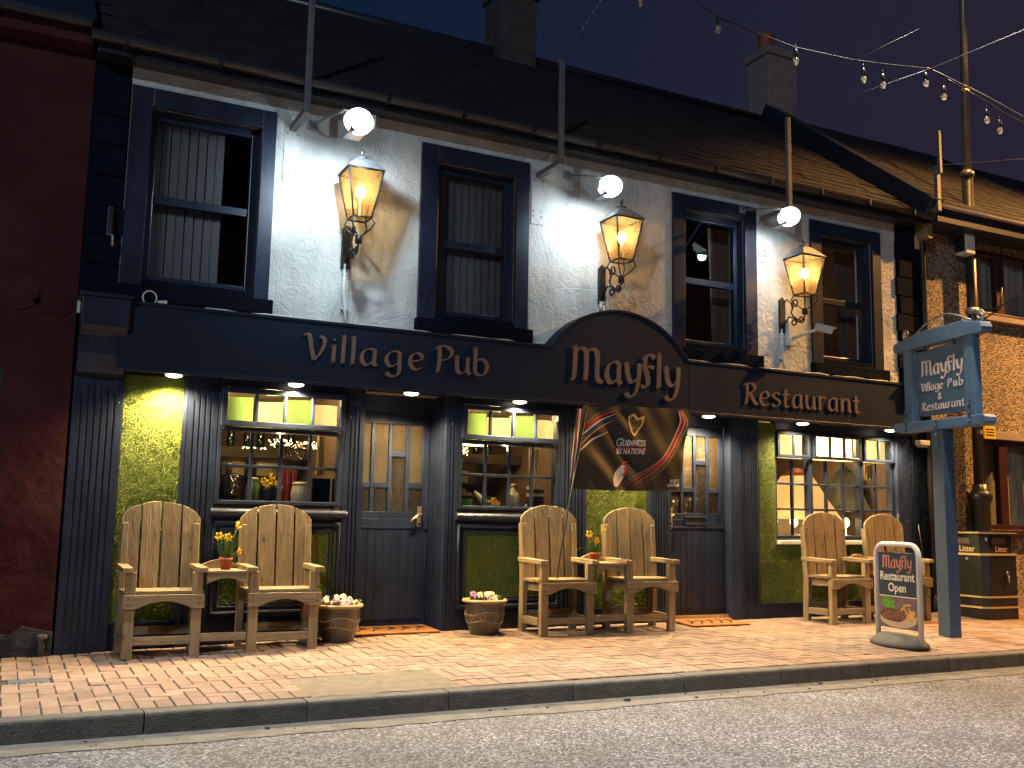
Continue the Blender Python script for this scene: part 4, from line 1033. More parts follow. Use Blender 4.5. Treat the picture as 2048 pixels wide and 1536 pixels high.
# festoon: wires and bulbs strung over the pavement
t = thing('festoon_lights', 'string of unlit clear bulbs hanging across the upper right sky', 'string lights', (6, -2.5, 4.9)); ORG[t] = (6, -2.5, 4.9)
FP = [(4.30, 5.10), (4.66, 4.955), (5.435, 4.90), (6.09, 4.945), (6.60, 5.015), (7.0, 5.08), (7.40, 4.99), (7.72, 4.93), (7.95, 4.87), (8.24, 4.83), (9.2, 4.72), (11, 4.75)]
MB().tube([(x, -2.5, z) for x, z in FP], .006, 5).obj('cable', m_black, t)
MB().tube([(7.0, -2.5, 5.08), (7.7, -2.52, 4.97), (8.24, -2.52, 4.87), (9.2, -2.5, 4.78)], .005, 5).obj('support_wire', m_greymet, t)
for a, b in (((7.0, -2.5, 5.08), (9.6, -3.6, 6.4)), ((7.0, -2.5, 5.08), (7.24, -.455, 5.41)), ((4.44, -.455, 5.41), (3.75, -2.3, 5.0)), ((9.55, -.48, 5.30), (16, -3, 6.2)), ((6.09, -2.5, 4.945), (6.4, -2.9, 5.12))):
    MB().tube([a, b], .003, 5).obj('support_wire', m_greymet, t)
for k, (x, z) in enumerate([(3.937, 4.90), (4.655, 4.87), (5.44, 4.795), (6.187, 4.808), (6.413, 4.808), (6.94, 4.94), (7.162, 4.865), (7.718, 4.765), (7.889, 4.70)]):
    zc = z+.0
    b = MB().ball((x, -2.5, zc-.01), .026, 10, 8, (1, 1, 1.35)).obj('bulb', g_bulb, t)
    MB().lathe([(.004, zc+.022), (.015, zc+.03), (.017, zc+.075), (.012, zc+.08), (.012, zc+.09)], (x, -2.5, 0), 10).tube([(x, -2.5, zc+.085), (x, -2.5, zc+.13)], .004, 5).obj('bulb_holder', m_black, b)
    MB().lathe([(.006, zc-.022), (.012, zc-.005), (.006, zc+.02)], (x, -2.5, 0), 8).obj('filament', m_pvc, b)

# cable lying along the fascia, cable coil
t = MB().tube([(1.36+.16*i, -.10+.02*math.sin(i*1.1), 2.725+.006*math.sin(i*2.3)) for i in range(20)], .011, 6).obj('loose_cable', m_pvc); t['label'] = 'pale cable lying along the top of the fascia left of the arch'; t['category'] = 'cable'
t = MB().tube([(5.2+.95+.18*i, -.09+.015*math.sin(i*1.7), 2.73+.008*math.sin(i*2.1)) for i in range(17)], .010, 6).obj('loose_cable', m_pvc); t['label'] = 'pale cable lying along the fascia right of the arch'; t['category'] = 'cable'
t = thing('cable_ring', 'pale ring of cable standing on the fascia under the left window', 'cable ring', (.925, -.20, 2.71)); ORG[t] = (.925, -.2, 2.71)
MB().tube([(.922+.051*math.cos(2*PI*k/24), -.20, 2.745+.055*math.sin(2*PI*k/24)) for k in range(24)], .006, 6, True).obj('ring', m_pvc, t)
MB().prism([(.985, 2.709), (1.05, 2.709), (1.052, 2.735), (.98, 2.725)], 'y', -.22, -.16).obj('tag', m_pvc, t)
t = thing('pipe_bracket', 'black metal bracket on the dark stones left of the first window', 'bracket', (.60, 0, 3.3)); ORG[t] = (.6, 0, 3.3)
MB().box(.585, .625, -.10, -.03, 3.22, 3.46).obj('bar', m_black, t, .004); MB().tube([(.60, -.09, 3.24), (.63, -.12, 3.22), (.63, -.12, 3.14)], .010, 6).obj('hook', m_steel, t)

# ------------------------------------------------------------------ companion seats
def companion(label, loc, rot):
    t = thing('companion_seat', label, 'garden seat', loc, rot, 'pairs of wooden chairs joined by a small table', local=True)
    for cx in (-.445, .445):
        for sx in (-1, 1):
            x = cx+sx*.235
            MB().box(x-.036, x+.036, -.235, -.185, 0, .615).obj('leg', w_z, t, .004)
            # raked rear leg that carries the back
            x = cx+sx*.262
            mb = MB(); v = []
            for z, y in ((0, .105), (.45, .090), (.97, .130)):
                v += [(x-.024, y-.01, z), (x+.024, y-.01, z), (x+.024, y+.065, z), (x-.024, y+.065, z)]
            f = [(0, 1, 2, 3), (8, 9, 10, 11)] + [(4*q+k, 4*q+(k+1) % 4, 4*q+4+(k+1) % 4, 4*q+4+k) for q in (0, 1) for k in range(4)]
            mb.add(v, f).obj('leg', w_z, t, .004)
            x = cx+sx*.262
            MB().prism([(-.275, .615), (.17, .625), (.17, .665), (-.275, .652)], 'x', x-.04, x+.036).obj('armrest', w_y, t, .005)
            MB().box(x-.018 if sx < 0 else x-.03, x+.03 if sx < 0 else x+.018, -.18, .12, .085, .15).obj('side_stretcher', w_y, t, .003)
            MB().box(cx+sx*.215-.02, cx+sx*.215+.02, -.185, .11, .375, .455).obj('side_rail', w_y, t, .003)
        for k in range(3):
            MB().box(cx-.285+.0, cx+.285, -.225+k*.118, -.225+k*.118+.112, .457, .482).obj('seat_board', w_x, t, .004)
        ap = [(cx-.285, .355), (cx-.20, .355)] + [(cx-.20+.40*i/10, .355+.055*math.sin(PI*i/10)) for i in range(1, 10)] + [(cx+.20, .355), (cx+.285, .355), (cx+.285, .456), (cx-.285, .456)]
        MB().prism(ap, 'y', -.262, -.236).obj('apron', w_x, t, .003)
        J = MB()
        for sx in (-.25, .25):
            for z in (.39, .43): J.lathe([(.006, -.2635), (.006, -.262)], (cx+sx, 0, z), 8, 'y')
        for k in range(4):
            for z in (.53, .89):
                for d in (-.03, .03): J.lathe([(.0045, .084+.075*(z-.4)-.0015), (.0045, .084+.075*(z-.4)+.002)], (cx-.292+k*.1495+.067+d, 0, z), 6, 'y')
        J.obj('screws', m_black, t, kind='stuff')
        MB().box(cx-.20, cx+.20, -.225, -.20, .095, .155).obj('stretcher', w_x, t, .003)
        MB().box(cx-.24, cx+.24, .12, .145, .13, .195).obj('stretcher', w_x, t, .003)
        for z in (.50, .86): MB().box(cx-.24, cx+.24, .104+.075*(z-.40)+.010, .104+.075*(z-.4)+.033, z, z+.06).obj('back_rail', w_x, t, .003)
        def shear(p): return (p[0], p[1]+.075*(p[2]-.40), p[2])
        wd = .1345
        for k in range(4):
            a = cx-.292+k*(wd+.0150); b = a+wd; jit = R.uniform(-.004, .004)
            tp = [(a+(b-a)*i/8, .965+jit+.17*math.sqrt(max(0, 1-((a+(b-a)*i/8-cx)/.300)**2))) for i in range(8, -1, -1)]
            MB().prism([(a+.001, .40), (b-.001, .40)] + tp, 'y', .084, .106, shear).obj('back_slat', w_z, t, .003)
    for k in range(3): MB().box(-.148, .148, -.245+k*.115, -.245+k*.115+.110, .602, .624).obj('table_board', w_x, t, .003)
    ap = [(-.145, .525)] + [(-.145+.29*i/8, .525+.045*math.sin(PI*i/8)) for i in range(1, 8)] + [(.145, .525), (.145, .600), (-.145, .600)]
    MB().prism(ap, 'y', -.235, -.212).obj('table_apron', w_x, t, .003)
    bk = [(-.16, .60), (.16, .60), (.16, .64)] + [(.16-.32*i/10, .64+.055*math.sin(PI*i/10)) for i in range(1, 10)] + [(-.16, .64)]
    MB().prism(bk, 'y', .095, .117).obj('table_back', w_x, t, .003)
    MB().box(-.17, .17, -.215, -.19, .105, .165).obj('table_stretcher', w_x, t, .003)
    return t
s1 = companion('pair of wooden chairs with daffodil table before the first window', (1.575, -.245, .040), 0)
for lab, loc, rot in (('pair of wooden chairs beside the flag, between the two doors', (4.985, -.27, .082), 0), ('pair of wooden chairs behind the pavement sign', (8.34, -.31, .080), 0)):
    c = tree(s1, None, lab); c.location = loc; c.rotation_euler[2] = rot

# ------------------------------------------------------------------ pots and flowers
def daffodil(parent, base, tip, face, s=.034):
    b, tp = Vector(base), Vector(tip)
    st = MB().tube([b, b.lerp(tp, .5)+Vector((0, -.004, .01)), tp], .0035, 6).obj('stem', m_leaf, parent)
    d = Vector(face).normalized(); q = d.to_track_quat('Z', 'Y')
    pm = MB()
    for k in range(6):
        a = PI/3*k+.2
        pts = [(0, 0, 0), (.5, .38, .12), (.92, .22, .05), (1.12, 0, -.02), (.92, -.22, .05), (.5, -.38, .12)]
        v = []
        for x, y, z in pts:
            p = Vector((x*s, y*s, z*s+.001*k)); p = Matrix.Rotation(a, 3, 'Z') @ p; v.append(tuple(tp+q @ p))
        pm.add(v, [(0, 1, 2, 3, 4, 5)])
    fl = pm.obj('flower', m_daf, parent)
    c = MB(); n = 10
    v = []
    for r_, z in ((.22, .05), (.34, .5), (.50, .72)):
        for k in range(n):
            rr = r_*(1+(.12 if z > .6 and k % 2 else 0)); v.append(tuple(tp+q @ Vector((rr*s*math.cos(2*PI*k/n), rr*s*math.sin(2*PI*k/n), z*s))))
    c.add(v, [(i*n+k, i*n+(k+1) % n, (i+1)*n+(k+1) % n, (i+1)*n+k) for i in (0, 1) for k in range(n)], True).obj('trumpet', m_daf2, fl)
def blade(parent, base, mid, tip, w=.007):
    mb = MB(); p = smooth([base, mid, tip], 6) if False else None
    B, Mi, T = Vector(base), Vector(mid), Vector(tip); v = []; f = []
    for i in range(9):
        t = i/8; c = (1-t)**2*B+2*t*(1-t)*Mi+t*t*T; ww = w*(1-t**3)+.0006
        v += [tuple(c+Vector((-ww, 0, 0))), tuple(c+Vector((0, -ww*.4, 0))), tuple(c+Vector((ww, 0, 0)))]
        if i:
            a = 3*i; f += [(a-3, a, a+1, a-2), (a-2, a+1, a+2, a-1)]
    mb.add(v, f, True).obj('leaf', m_leaf, parent)
def potplant(label, x, y, z, flowers, leaves):
    t = thing('daffodil_pot', label, 'flower pot', (x, y, z), 0, 'daffodil pots on the chair tables', local=True)
    MB().lathe([(.036, 0), (.044, .066), (.050, .066), (.051, .088), (.045, .088), (.043, .072)], n=20).obj('pot', m_terra, t)
    MB().lathe([(.043, .071), (.001, .076)], n=16).obj('soil', m_soil, t)
    for b, tp, fc in flowers: daffodil(t, b, tp, fc)
    for b, m_, tp in leaves: blade(t, b, m_, tp)
potplant('daffodils in a terracotta pot on the left chair table', 1.588, -.33, .040+.626,
 [((-.01, 0, .07), (-.062, -.02, .252), (-.5, -1, .25)), ((.005, 0, .07), (.004, -.02, .245), (.1, -1, .2)), ((.015, 0, .07), (.075, -.01, .338), (.7, -.8, .1)), ((.02, 0, .07), (.085, -.03, .142), (.9, -.6, -.25))],
 [((-.02, 0, .07), (-.05, 0, .24), (-.165, -.03, .20)), ((-.01, .01, .07), (-.05, .01, .16), (-.075, .01, .24)), ((.0, -.01, .07), (-.02, -.01, .2), (-.04, 0, .30)), ((.01, .01, .07), (.02, .01, .16), (.03, .02, .26)), ((.02, 0, .07), (.05, 0, .12), (.06, 0, .24)), ((.025, -.01, .07), (.07, 0, .12), (.11, -.01, .15)), ((-.025, -.01, .07), (-.05, 0, .15), (-.10, -.02, .18)), ((0, .02, .07), (.0, .02, .2), (-.01, .03, .22)), ((.015, .02, .07), (.05, .02, .15), (.09, .02, .21)), ((-.015, .02, .07), (-.06, .02, .12), (-.06, .02, .22))])
potplant('daffodils in a terracotta pot on the chair table beside the flag', 4.90, -.37, .082+.626,
 [((0, 0, .07), (-.075, -.02, .255), (-.6, -1, .2)), ((.005, 0, .07), (.002, -.02, .20), (.3, -1, -.3)), ((.015, 0, .07), (.08, -.01, .285), (1, -.5, .2))],
 [((-.02, 0, .07), (-.14, 0, .20), (-.24, -.03, .07)), ((-.02, .01, .07), (-.09, 0, .15), (-.13, 0, .09)), ((0, -.01, .07), (-.02, 0, .17), (-.05, 0, .22)), ((.01, 0, .07), (.03, 0, .15), (.05, 0, .24)), ((.02, 0, .07), (.05, 0, .1), (.075, 0, .2)), ((0, .02, .07), (0, .02, .15), (.015, .03, .22)), ((-.01, .02, .07), (-.04, .02, .14), (-.05, .03, .20))])
def planter(label, x, y, z, seed):
    t = thing('planter', label, 'planter', (x, y, z), 0, 'glazed planters of pansies by the first door', local=True)
    MB().lathe([(.118, 0), (.125, .012), (.150, .09), (.170, .17), (.176, .24), (.172, .275), (.180, .28)], n=32).obj('bowl', m_pot, t)
    MB().lathe([(.172, .272), (.198, .280), (.202, .292), (.196, .303), (.172, .303), (.168, .285)], n=32).obj('rim', m_potrim, t)
    def rr(z): return .150+(z-.09)*.25+.003 if z < .17 else .1725+(z-.17)*.08
    def wav(o, amp, z0): return [((rr(z0+amp*math.sin(3*a+o))+.001)*math.cos(a), (rr(z0+amp*math.sin(3*a+o))+.001)*math.sin(a), z0+amp*math.sin(3*a+o)) for a in [2*PI*k/60 for k in range(60)]]
    MB().tube(wav(.5, .018, .185), .0028, 5, True).obj('glaze_line', m_potrim, t); MB().tube(wav(1.4, .014, .115), .0028, 5, True).obj('glaze_line', m_potrim, t)
    for k in range(9):
        a0 = 2*PI*k/9; pts = []
        for i in range(13):
            u = 2*PI*i/12; a = a0+.11*math.cos(u)+.05*math.sin(u); zz = .150+.028*math.sin(u)
            pts.append(((rr(zz)+.002)*math.cos(a), (rr(zz)+.002)*math.sin(a), zz))
        MB().tube(pts[:-1], .0018, 4, True).obj('leaf_motif', m_potrim, t)
    MB().lathe([(.168, .285), (.001, .297)], n=24).obj('soil', m_soil, t)
    rr_ = random.Random(seed)
    for k in range(17):
        a = rr_.uniform(0, 2*PI); d = .145*math.sqrt(rr_.random()); cx, cy = d*math.cos(a), d*math.sin(a); h = rr_.uniform(.31, .35)
        m_ = (m_cream, m_cream, m_purple, m_pink)[rr_.randrange(4)]; s = rr_.uniform(.018, .030); mb = MB()
        fd = Vector((rr_.uniform(-.5, .5), -1, rr_.uniform(.3, 1))).normalized(); q = fd.to_track_quat('Z', 'Y')
        for i in range(5):
            an = 2*PI*i/5; v = [tuple(Vector((cx, cy, h))+q @ (Matrix.Rotation(an, 3, 'Z') @ Vector((px*s, py*s, pz*s+.0008*i)))) for px, py, pz in ((0, 0, 0), (.5, .5, .1), (1, .45, .02), (1.15, 0, -.08), (1, -.45, .02), (.5, -.5, .1))]
            mb.add(v, [(0, 1, 2, 3, 4, 5)])
        fo = mb.obj('flower', m_, t)
        MB().ball(tuple(Vector((cx, cy, h))+fd*.004), s*.32, 6, 4).obj('flower_heart', m_soil if m_ is not m_cream else m_daf, fo)
    for k in range(40):
        a = rr_.uniform(0, 2*PI); d = .16*math.sqrt(rr_.random()); b = Vector((d*math.cos(a), d*math.sin(a), .285)); o = Vector((rr_.uniform(-.05, .05), rr_.uniform(-.05, .02), rr_.uniform(.02, .045)))
        blade(t, tuple(b), tuple(b+o*.6+Vector((0, 0, .02))), tuple(b+o*1.3), .013)
    return t
planter('glazed planter of pale pansies beside the left chairs', 2.545, -.20, .072, 3)
planter('glazed planter of pansies right of the first navy door', 3.865, -.21, .085, 5)

# doormats
for lab, x0, x1, y0, y1 in (('orange coir doormat in the recess of the first door', 2.72, 3.50, -.10, .30), ('orange coir doormat before the right-hand door', 6.02, 6.72, -.36, .0)):
    cx, cy = (x0+x1)/2, (y0+y1)/2; z = gz(cx, cy)
    t = thing('doormat', lab, 'doormat', (cx, cy, z), 0, 'coir doormats at the pub doors', local=True)
    a, b = (x1-x0)/2, (y1-y0)/2
    pad = MB().box(-a, a, -b, b, .004, .020); pad.v = [(x, y, zz+.04*y) for x, y, zz in pad.v]; pad.obj('pad', m_mat, t, .005)
    for k in range(5):
        x = -a*.7+k*a*.34
        MB().tube([(x-.05, -.10, .021-.004), (x, .0, .022), (x+.06, .02, .022), (x+.02, .11, .021+.0044)], .007, 5).obj('print', m_matp, t)

# ------------------------------------------------------------------ flag on its pole
t = thing('flag', 'black rugby flag hanging under the arched sign', 'flag', (5.4, -.27, 1.77)); ORG[t] = (5.4, -.27, 1.77)
C00, C10, C11, C01 = (4.723, 1.373), (5.918, 1.397), (6.075, 2.207), (4.823, 2.154)
def fl(u, v, d=0):
    x = (1-u)*(1-v)*C00[0]+u*(1-v)*C10[0]+u*v*C11[0]+(1-u)*v*C01[0]
    z = (1-u)*(1-v)*C00[1]+u*(1-v)*C10[1]+u*v*C11[1]+(1-u)*v*C01[1]-.012*math.sin(PI*u)*(1-v)
    s1_ = u-.55*(1-v)
    y = -.27+.020*math.sin(9*s1_+1)*(1-.5*v)+.012*math.sin(24*(u-.7*(1-v))*1.0)*math.exp(-((u-.35)/.25)**2)+.008*math.sin(31*(u+.5*v))*u*.5+.006*math.sin(13*v+7*u)
    return (x, y-d, z)
def sheet(poly_uv_strip, d, name, mat, parent):
    v = []; f = []
    for i, (a, b) in enumerate(poly_uv_strip):
        for k in range(5):
            q = (a[0]+(b[0]-a[0])*k/4, a[1]+(b[1]-a[1])*k/4); v.append(fl(q[0], q[1], d))
        if i:
            for k in range(4): c = 5*i+k; f.append((c-5, c, c+1, c-4))
    return MB().add(v, f, True).obj(name, mat, parent)
n1, n2 = 70, 46; v = []; f = []
for i in range(n1+1):
    for j in range(n2+1): v.append(fl(i/n1, j/n2))
for i in range(n1):
    for j in range(n2): c = i*(n2+1)+j; f.append((c, c+n2+1, c+n2+2, c+1))
cloth = MB().add(v, f, True).obj('cloth', m_flag, t)
def swoosh(pts, w0, w1, d, mat, n=24):
    p = smooth([(a, b) for a, b in pts], 10); L_ = []
    for i, q in enumerate(p):
        tt = (p[min(i+1, len(p)-1)]-p[max(0, i-1)]).normalized(); nn = Vector((-tt.y, tt.x)); s = i/(len(p)-1)
        w = (w0*(1-s)+w1*s)*math.sin(PI*min(1, max(.04, s*.98+.02)))**.5 if w0 != w1 else w0
        L_.append((tuple(q+nn*w*.5), tuple(q-nn*w*.5)))
    sheet(L_, d, 'stripe', mat, cloth)
AS = 1.5
for off, w, m_ in ((0, .055, m_fr), (-.055, .028, m_fw), (-.10, .030, m_fbl), (.05, .022, m_fgr), (-.145, .016, m_fg), (-.20, .030, m_fw)):
    swoosh([(.005, .70+off*1.2), (.14, .86+off), (.30, .965+off*.8)] if off > -.15 else [(.005, .46), (.12, .60), (.26, .70)], w, w*.25, .004, m_)
for off, w, m_ in ((0, .075, m_fr), (-.035, .014, m_fw), (.045, .012, m_fw), (.07, .022, m_fr), (.10, .012, m_fg), (.125, .010, m_fgr)):
    swoosh([(.89+off*.25, .97), (.93+off*.5, .80), (.86+off*.6, .52), (.72+off*.6, .28-off*.4), (.46+off*1.5, .06-off*.3)], w, w*.2, .004+abs(off)*.01, m_)
# harp emblem
def line_uv(pts, w, mat, nm='emblem', d=.005):
    p = smooth(pts, 8); s = []
    for i, q in enumerate(p):
        tt = (p[min(i+1, len(p)-1)]-p[max(0, i-1)]).normalized(); nn = Vector((-tt.y, tt.x*AS)); s.append((tuple(q+nn*w*.5), tuple(q-nn*w*.5)))
    sheet(s, d, nm, mat, cloth)
hc, hz = .485, .78
line_uv([(hc-.060, hz+.085), (hc-.052, hz+.02), (hc-.030, hz-.08), (hc+.0, hz-.125)], .016, m_fg)
line_uv([(hc-.066, hz+.09), (hc-.03, hz+.125), (hc+.01, hz+.075), (hc+.055, hz+.095), (hc+.066, hz+.085)], .020, m_fg)
line_uv([(hc+.058, hz+.09), (hc+.056, hz+.01), (hc+.03, hz-.06), (hc+.002, hz-.12)], .018, m_fg)
for k in range(5): line_uv([(hc-.036+.018*k, hz+.085-.006*k), (hc-.030+.015*k, hz+.0), (hc-.022+.012*k, hz-.055+.004*k)], .003, m_fg)
to_fl = lambda a, b, d: fl(a, b*AS, .006)
def wr(txt, u0, u1, v0, h, nib):
    k = (u1-u0)/width(txt); u = u0
    for c in txt:
        if GL[c][1]:
            sz = h/.72
            for st in GL[c][1]:
                line_uv([(u+px*k, v0+py*sz) for px, py in st] if len(st) > 2 else [(u+st[0][0]*k, v0+st[0][1]*sz), (u+(st[0][0]+st[1][0])*.5*k, v0+(st[0][1]+st[1][1])*.5*sz), (u+st[1][0]*k, v0+st[1][1]*sz)], nib, m_fw, 'letter', .006)
        u += GL[c][0]*k
wr('G', .345, .395, .530, .085, .008); wr('UINNESS', .395, .60, .535, .062, .007)
line_uv([(.345, .508), (.45, .506), (.60, .505)], .006, m_fr)
bfont('SIX NATIONS', .062, lambda a, b, d: fl(a, b*AS, .006), 0, 'letters', m_fw, cloth, .472, .29, 'CENTER', .0012, .12, .68)
# rugby ball mark
bl = []
for i in range(15):
    a = PI*i/14; bl.append(((.415+.055*math.cos(a)*.55-.040*math.cos(a)*0+.022*math.cos(a), .175+.115*math.cos(a)+.022*math.sin(a)), (.415+.0302*math.cos(a)+.022*math.cos(a)+.052*math.sin(a), .175+.115*math.cos(a)-.022*math.sin(a))))
bl = [((.400+.040*math.cos(a)-.040*math.sin(a), .170+.125*math.cos(a)+.035*math.sin(a)), (.400+.040*math.cos(a)+.040*math.sin(a), .170+.125*math.cos(a)-.035*math.sin(a))) for a in [PI*i/14 for i in range(15)]]
sheet(bl, .005, 'ball_mark', m_fw, cloth)
line_uv([(.440, .285), (.452, .22), (.435, .17)], .016, m_fr, d=.007)
line_uv([(.375, .26), (.43, .33), (.475, .345)], .008, m_fr, d=.007); line_uv([(.382, .10), (.40, .17), (.43, .21)], .004, m_fg, d=.007)
for s_, v_ in (("RUGBY'S", .075), ('GREATEST', .025)):
    bfont(s_, .034, lambda a, b, d: fl(a, b*AS, .006), 0, 'letters', m_fw, cloth, .98, v_/AS+.012, 'RIGHT', .0004, .1, .72)
MB().tube([(4.845, -.30, 2.16), (4.645, -.32, 1.224), (4.56, -.33, .80), (4.50, -.34, .45)], [.010, .009, .008, .006], 8).obj('pole', m_black, t)
# gathered edge of the cloth bunched against the pole
for k, (m_, dx) in enumerate(((m_flag, 0), (m_fw, -.022), (m_fr, -.038), (m_flag, -.052))):
    MB().tube([(4.80+dx, -.29, 2.12), (4.755+dx*.9, -.30, 1.80), (4.70+dx*.4, -.30, 1.50), (4.685+dx*.2, -.30, 1.38)], [.010, .013, .010, .012], 6).obj('gathered_edge', m_, t)

# ------------------------------------------------------------------ hanging pub sign on its post
t = thing('pub_sign', 'blue hanging sign in a timber frame on a navy post', 'sign', (8.25, -1.46, .034), math.atan2(.977, .213), None, local=True)
z0 = -.034
mb = MB().prism([(-.045, -.05), (.125, -.05), (.125, 2.07+z0), (-.045, 2.07+z0)], 'y', -.08, .05); mb.obj('post', m_bluedk, t, .006)
tb = [(-.64, 2.905), (.67, 2.900), (.685, 2.96), (.66, 2.995), (.22, 3.062), (-.37, 3.060), (-.63, 3.01), (-.65, 2.96)]
MB().prism([(x, z+z0) for x, z in tb], 'y', -.07, .055).obj('top_beam', m_blue, t, .008)
bb = [(-.62, 2.035), (.60, 2.045), (.71, 2.07), (.73, 2.12), (.70, 2.15), (-.62, 2.135), (-.65, 2.11), (-.655, 2.06)]
MB().prism([(x, z+z0) for x, z in bb], 'y', -.07, .055).obj('bottom_beam', m_blue, t, .008)
for a, b in ((.42, .54), (-.50, -.37)): MB().box(a, b, -.05, .035, 2.12+z0, 2.92+z0).obj('stile', m_blue, t, .006)
bd = MB().box(-.372, .325, -.022, .018, 2.20+z0, 2.855+z0); bd.v = [(x, y, z+(.045*(.35-x) if z > 2.5 else 0)) for x, y, z in bd.v]; bd = bd.obj('sign_board', m_boardblue, t, .003)
MB().box(-.372, .325, -.03, -.022, 2.195+z0, 2.86+z0).obj('board_back', m_blue, bd)
for x in (.20, -.24): MB().tube([(x, 0, 2.92+z0), (x, .03, 2.90+z0), (x, .03, 2.865+z0), (x, 0, 2.845+z0)], .011, 6).obj('hook', m_black, t)
ts = lambda a, b, d: (-a, .0186+d, b+z0)
write('Mayfly', -.285, .335, 2.60, .20, ts, .004, m_copper, bd, nib=(.12, .034))
write('Village', -.285, .045, 2.445, .105, ts, .004, m_copper, bd, nib=(.125, .04)); write('Pub', .11, .345, 2.445, .105, ts, .004, m_copper, bd, nib=(.125, .04))
write('&', -.035, .035, 2.345, .085, ts, .004, m_copper, bd, nib=(.12, .04))
write('Restaurant', -.285, .350, 2.245, .105, ts, .004, m_copper, bd, nib=(.12, .038))
for x in (.50, -.45, .035):
    lo, hi = (2.06, 2.28) if x != .035 else (1.86, 2.12)
    MB().box(x-.012, x+.012, .056, .066, lo+z0, hi+z0).obj('strap', m_bluedk, t, .002)
    J = MB()
    for z in (lo+.03, hi-.03, (lo+hi)/2): J.lathe([(.010, .066), (.008, .072)], (x, 0, z+z0), 8, 'y')
    J.obj('bolt', m_steel, t)
ir = MB()
ir.tube([(.40, -.01, 3.05+z0)]+[(.40-.84*i/14, -.01, 3.055+.135*math.sin(PI*i/14)+z0) for i in range(1, 14)]+[(-.44, -.01, 3.06+z0)], .008, 6)
def spiral(cx, cz, r0, a0, a1, n=26): return [(cx+r0*(1-.7*i/n)*math.cos(D(a0+(a1-a0)*i/n)), -.01, cz+z0+r0*(1-.7*i/n)*math.sin(D(a0+(a1-a0)*i/n))) for i in range(n+1)]
ir.tube(spiral(.545, 3.085, .055, -90, 420), .008, 6); ir.tube(spiral(-.565, 3.085, .06, 270, -240), .008, 6)
ir.tube([(.03+.065*math.cos(2*PI*k/20), -.01, 3.125+z0+.05*math.sin(2*PI*k/20)) for k in range(20)], .007, 6, True)
ir.obj('scroll_ironwork', m_steel, t)

# ------------------------------------------------------------------ pavement sign
t = thing('pavement_sign', 'white framed swing sign with steak picture on the pavement', 'sign', (7.27, -1.71, .026), math.atan2(.9928, .12), None, local=True)
def rr_path(w, h, r, z0):
    p = [(-w, 0, z0), (-w, 0, h-r)] + [(-w+r-r*math.cos(D(a)), 0, h-r+r*math.sin(D(a))) for a in (20, 40, 60, 80, 90)] + [(w-r+r*math.sin(D(a)), 0, h-r+r*math.cos(D(a))) for a in (0, 10, 30, 50, 70, 90)] + [(w, 0, z0)]
    return p
MB().tube(rr_path(.272, .895, .10, .0), .024, 12).obj('frame', m_whitep, t)
mb = MB(); v = []; f = []; n = 28
prof = [(1.0, 0), (1.0, .022), (.93, .04), (.62, .085), (.35, .105), (.0, .108)]
for s_, z in prof:
    for k in range(n):
        a = 2*PI*k/n; v.append((.30*(s_*.5+.5 if s_ < 1 else 1)*math.cos(a)*1.03, .20*s_*math.sin(a), z))
m_ = len(prof); f = [(i*n+k, i*n+(k+1) % n, (i+1)*n+(k+1) % n, (i+1)*n+k) for i in range(m_-1) for k in range(n)]
mb.add(v, f, True); mb.f.append(list(range(n))); mb.sm.append(False); mb.obj('base', m_rubber, t)
m_panel = M('panel_navy', (.035, .055, .085), .4, var=.06)
pn = MB().box(-.242, .238, -.008, .006, .15, .825).obj('panel', m_panel, t, .003)
tp = lambda a, b, d: (-a, .0065+d, b)
write('Mayfly', -.185, .19, .685, .145, tp, .002, M('sign_coral', (.62, .25, .20), .45), pn, nib=(.12, .036))
bfont('Restaurant', .108, tp, .002, 'letters', m_whitep, pn, 0, .575, 'CENTER', .0026, 0, .93)
bfont('Open', .108, tp, .002, 'letters', m_whitep, pn, 0, .475, 'CENTER', .0026, 0, .93)
for x in (.14, -.14): MB().tube([(x, 0, .895), (x, .012, .865), (x, 0, .83)], .010, 6).obj('clip', m_black, t)
# food picture: flat print built from thin layers
pr = MB().box(-.240, .236, .0062, .0078, .15, .428).obj('photo_print', M('print_plum', (.16, .12, .14), .4, var=.2, vs=12), pn)
MB().box(-.240, .236, .0062, .0082, .428, .436).obj('print_line', m_whitep, pr)
def blob(cx, cz, rx, rz, d, mat, name, n=18, wob=.12, sd=1):
    r_ = random.Random(sd); ph = r_.uniform(0, 6)
    MB().prism([(-(cx+rx*(1+wob*math.sin(3*a+ph)*.6)*math.cos(a)), cz+rz*(1+wob*math.sin(4*a+ph))*math.sin(a)) for a in [2*PI*k/n for k in range(n)]], 'y', .0078, .0078+d).obj(name, mat, pr)
m_plate = M('print_plate', (.52, .42, .36), .4, var=.1); m_steak = M('print_steak', (.13, .045, .03), .45, var=.5, vs=40, sharp=.3); m_fry = M('print_fries', (.66, .38, .10), .4, var=.3, vs=30); m_sal = M('print_salad', (.10, .30, .04), .4, var=.6, vs=60, sharp=.3)
blob(.0, .232, .232, .075, .0004, m_plate, 'print_plate', 24, .02)
blob(-.13, .375, .085, .045, .0008, m_sal, 'print_salad', 26, .25, 4); blob(-.09, .345, .06, .03, .0010, m_sal, 'print_salad', 22, .3, 5)
r_ = random.Random(9)
for k in range(17):
    x, z, a = r_.uniform(.03, .215), r_.uniform(.245, .375), r_.uniform(-1.2, .9); l, w = .045, .0085
    ca, sa = math.cos(a), math.sin(a)
    MB().prism([(-(x+ca*u*l-sa*q*w), z+sa*u*l+ca*q*w) for u, q in ((-1, -1), (1, -1), (1, 1), (-1, 1))], 'y', .0078, .0088+.0001*k).obj('print_fry', m_fry, pr)
blob(-.055, .265, .165, .058, .0032, m_steak, 'print_steak', 20, .1, 2)
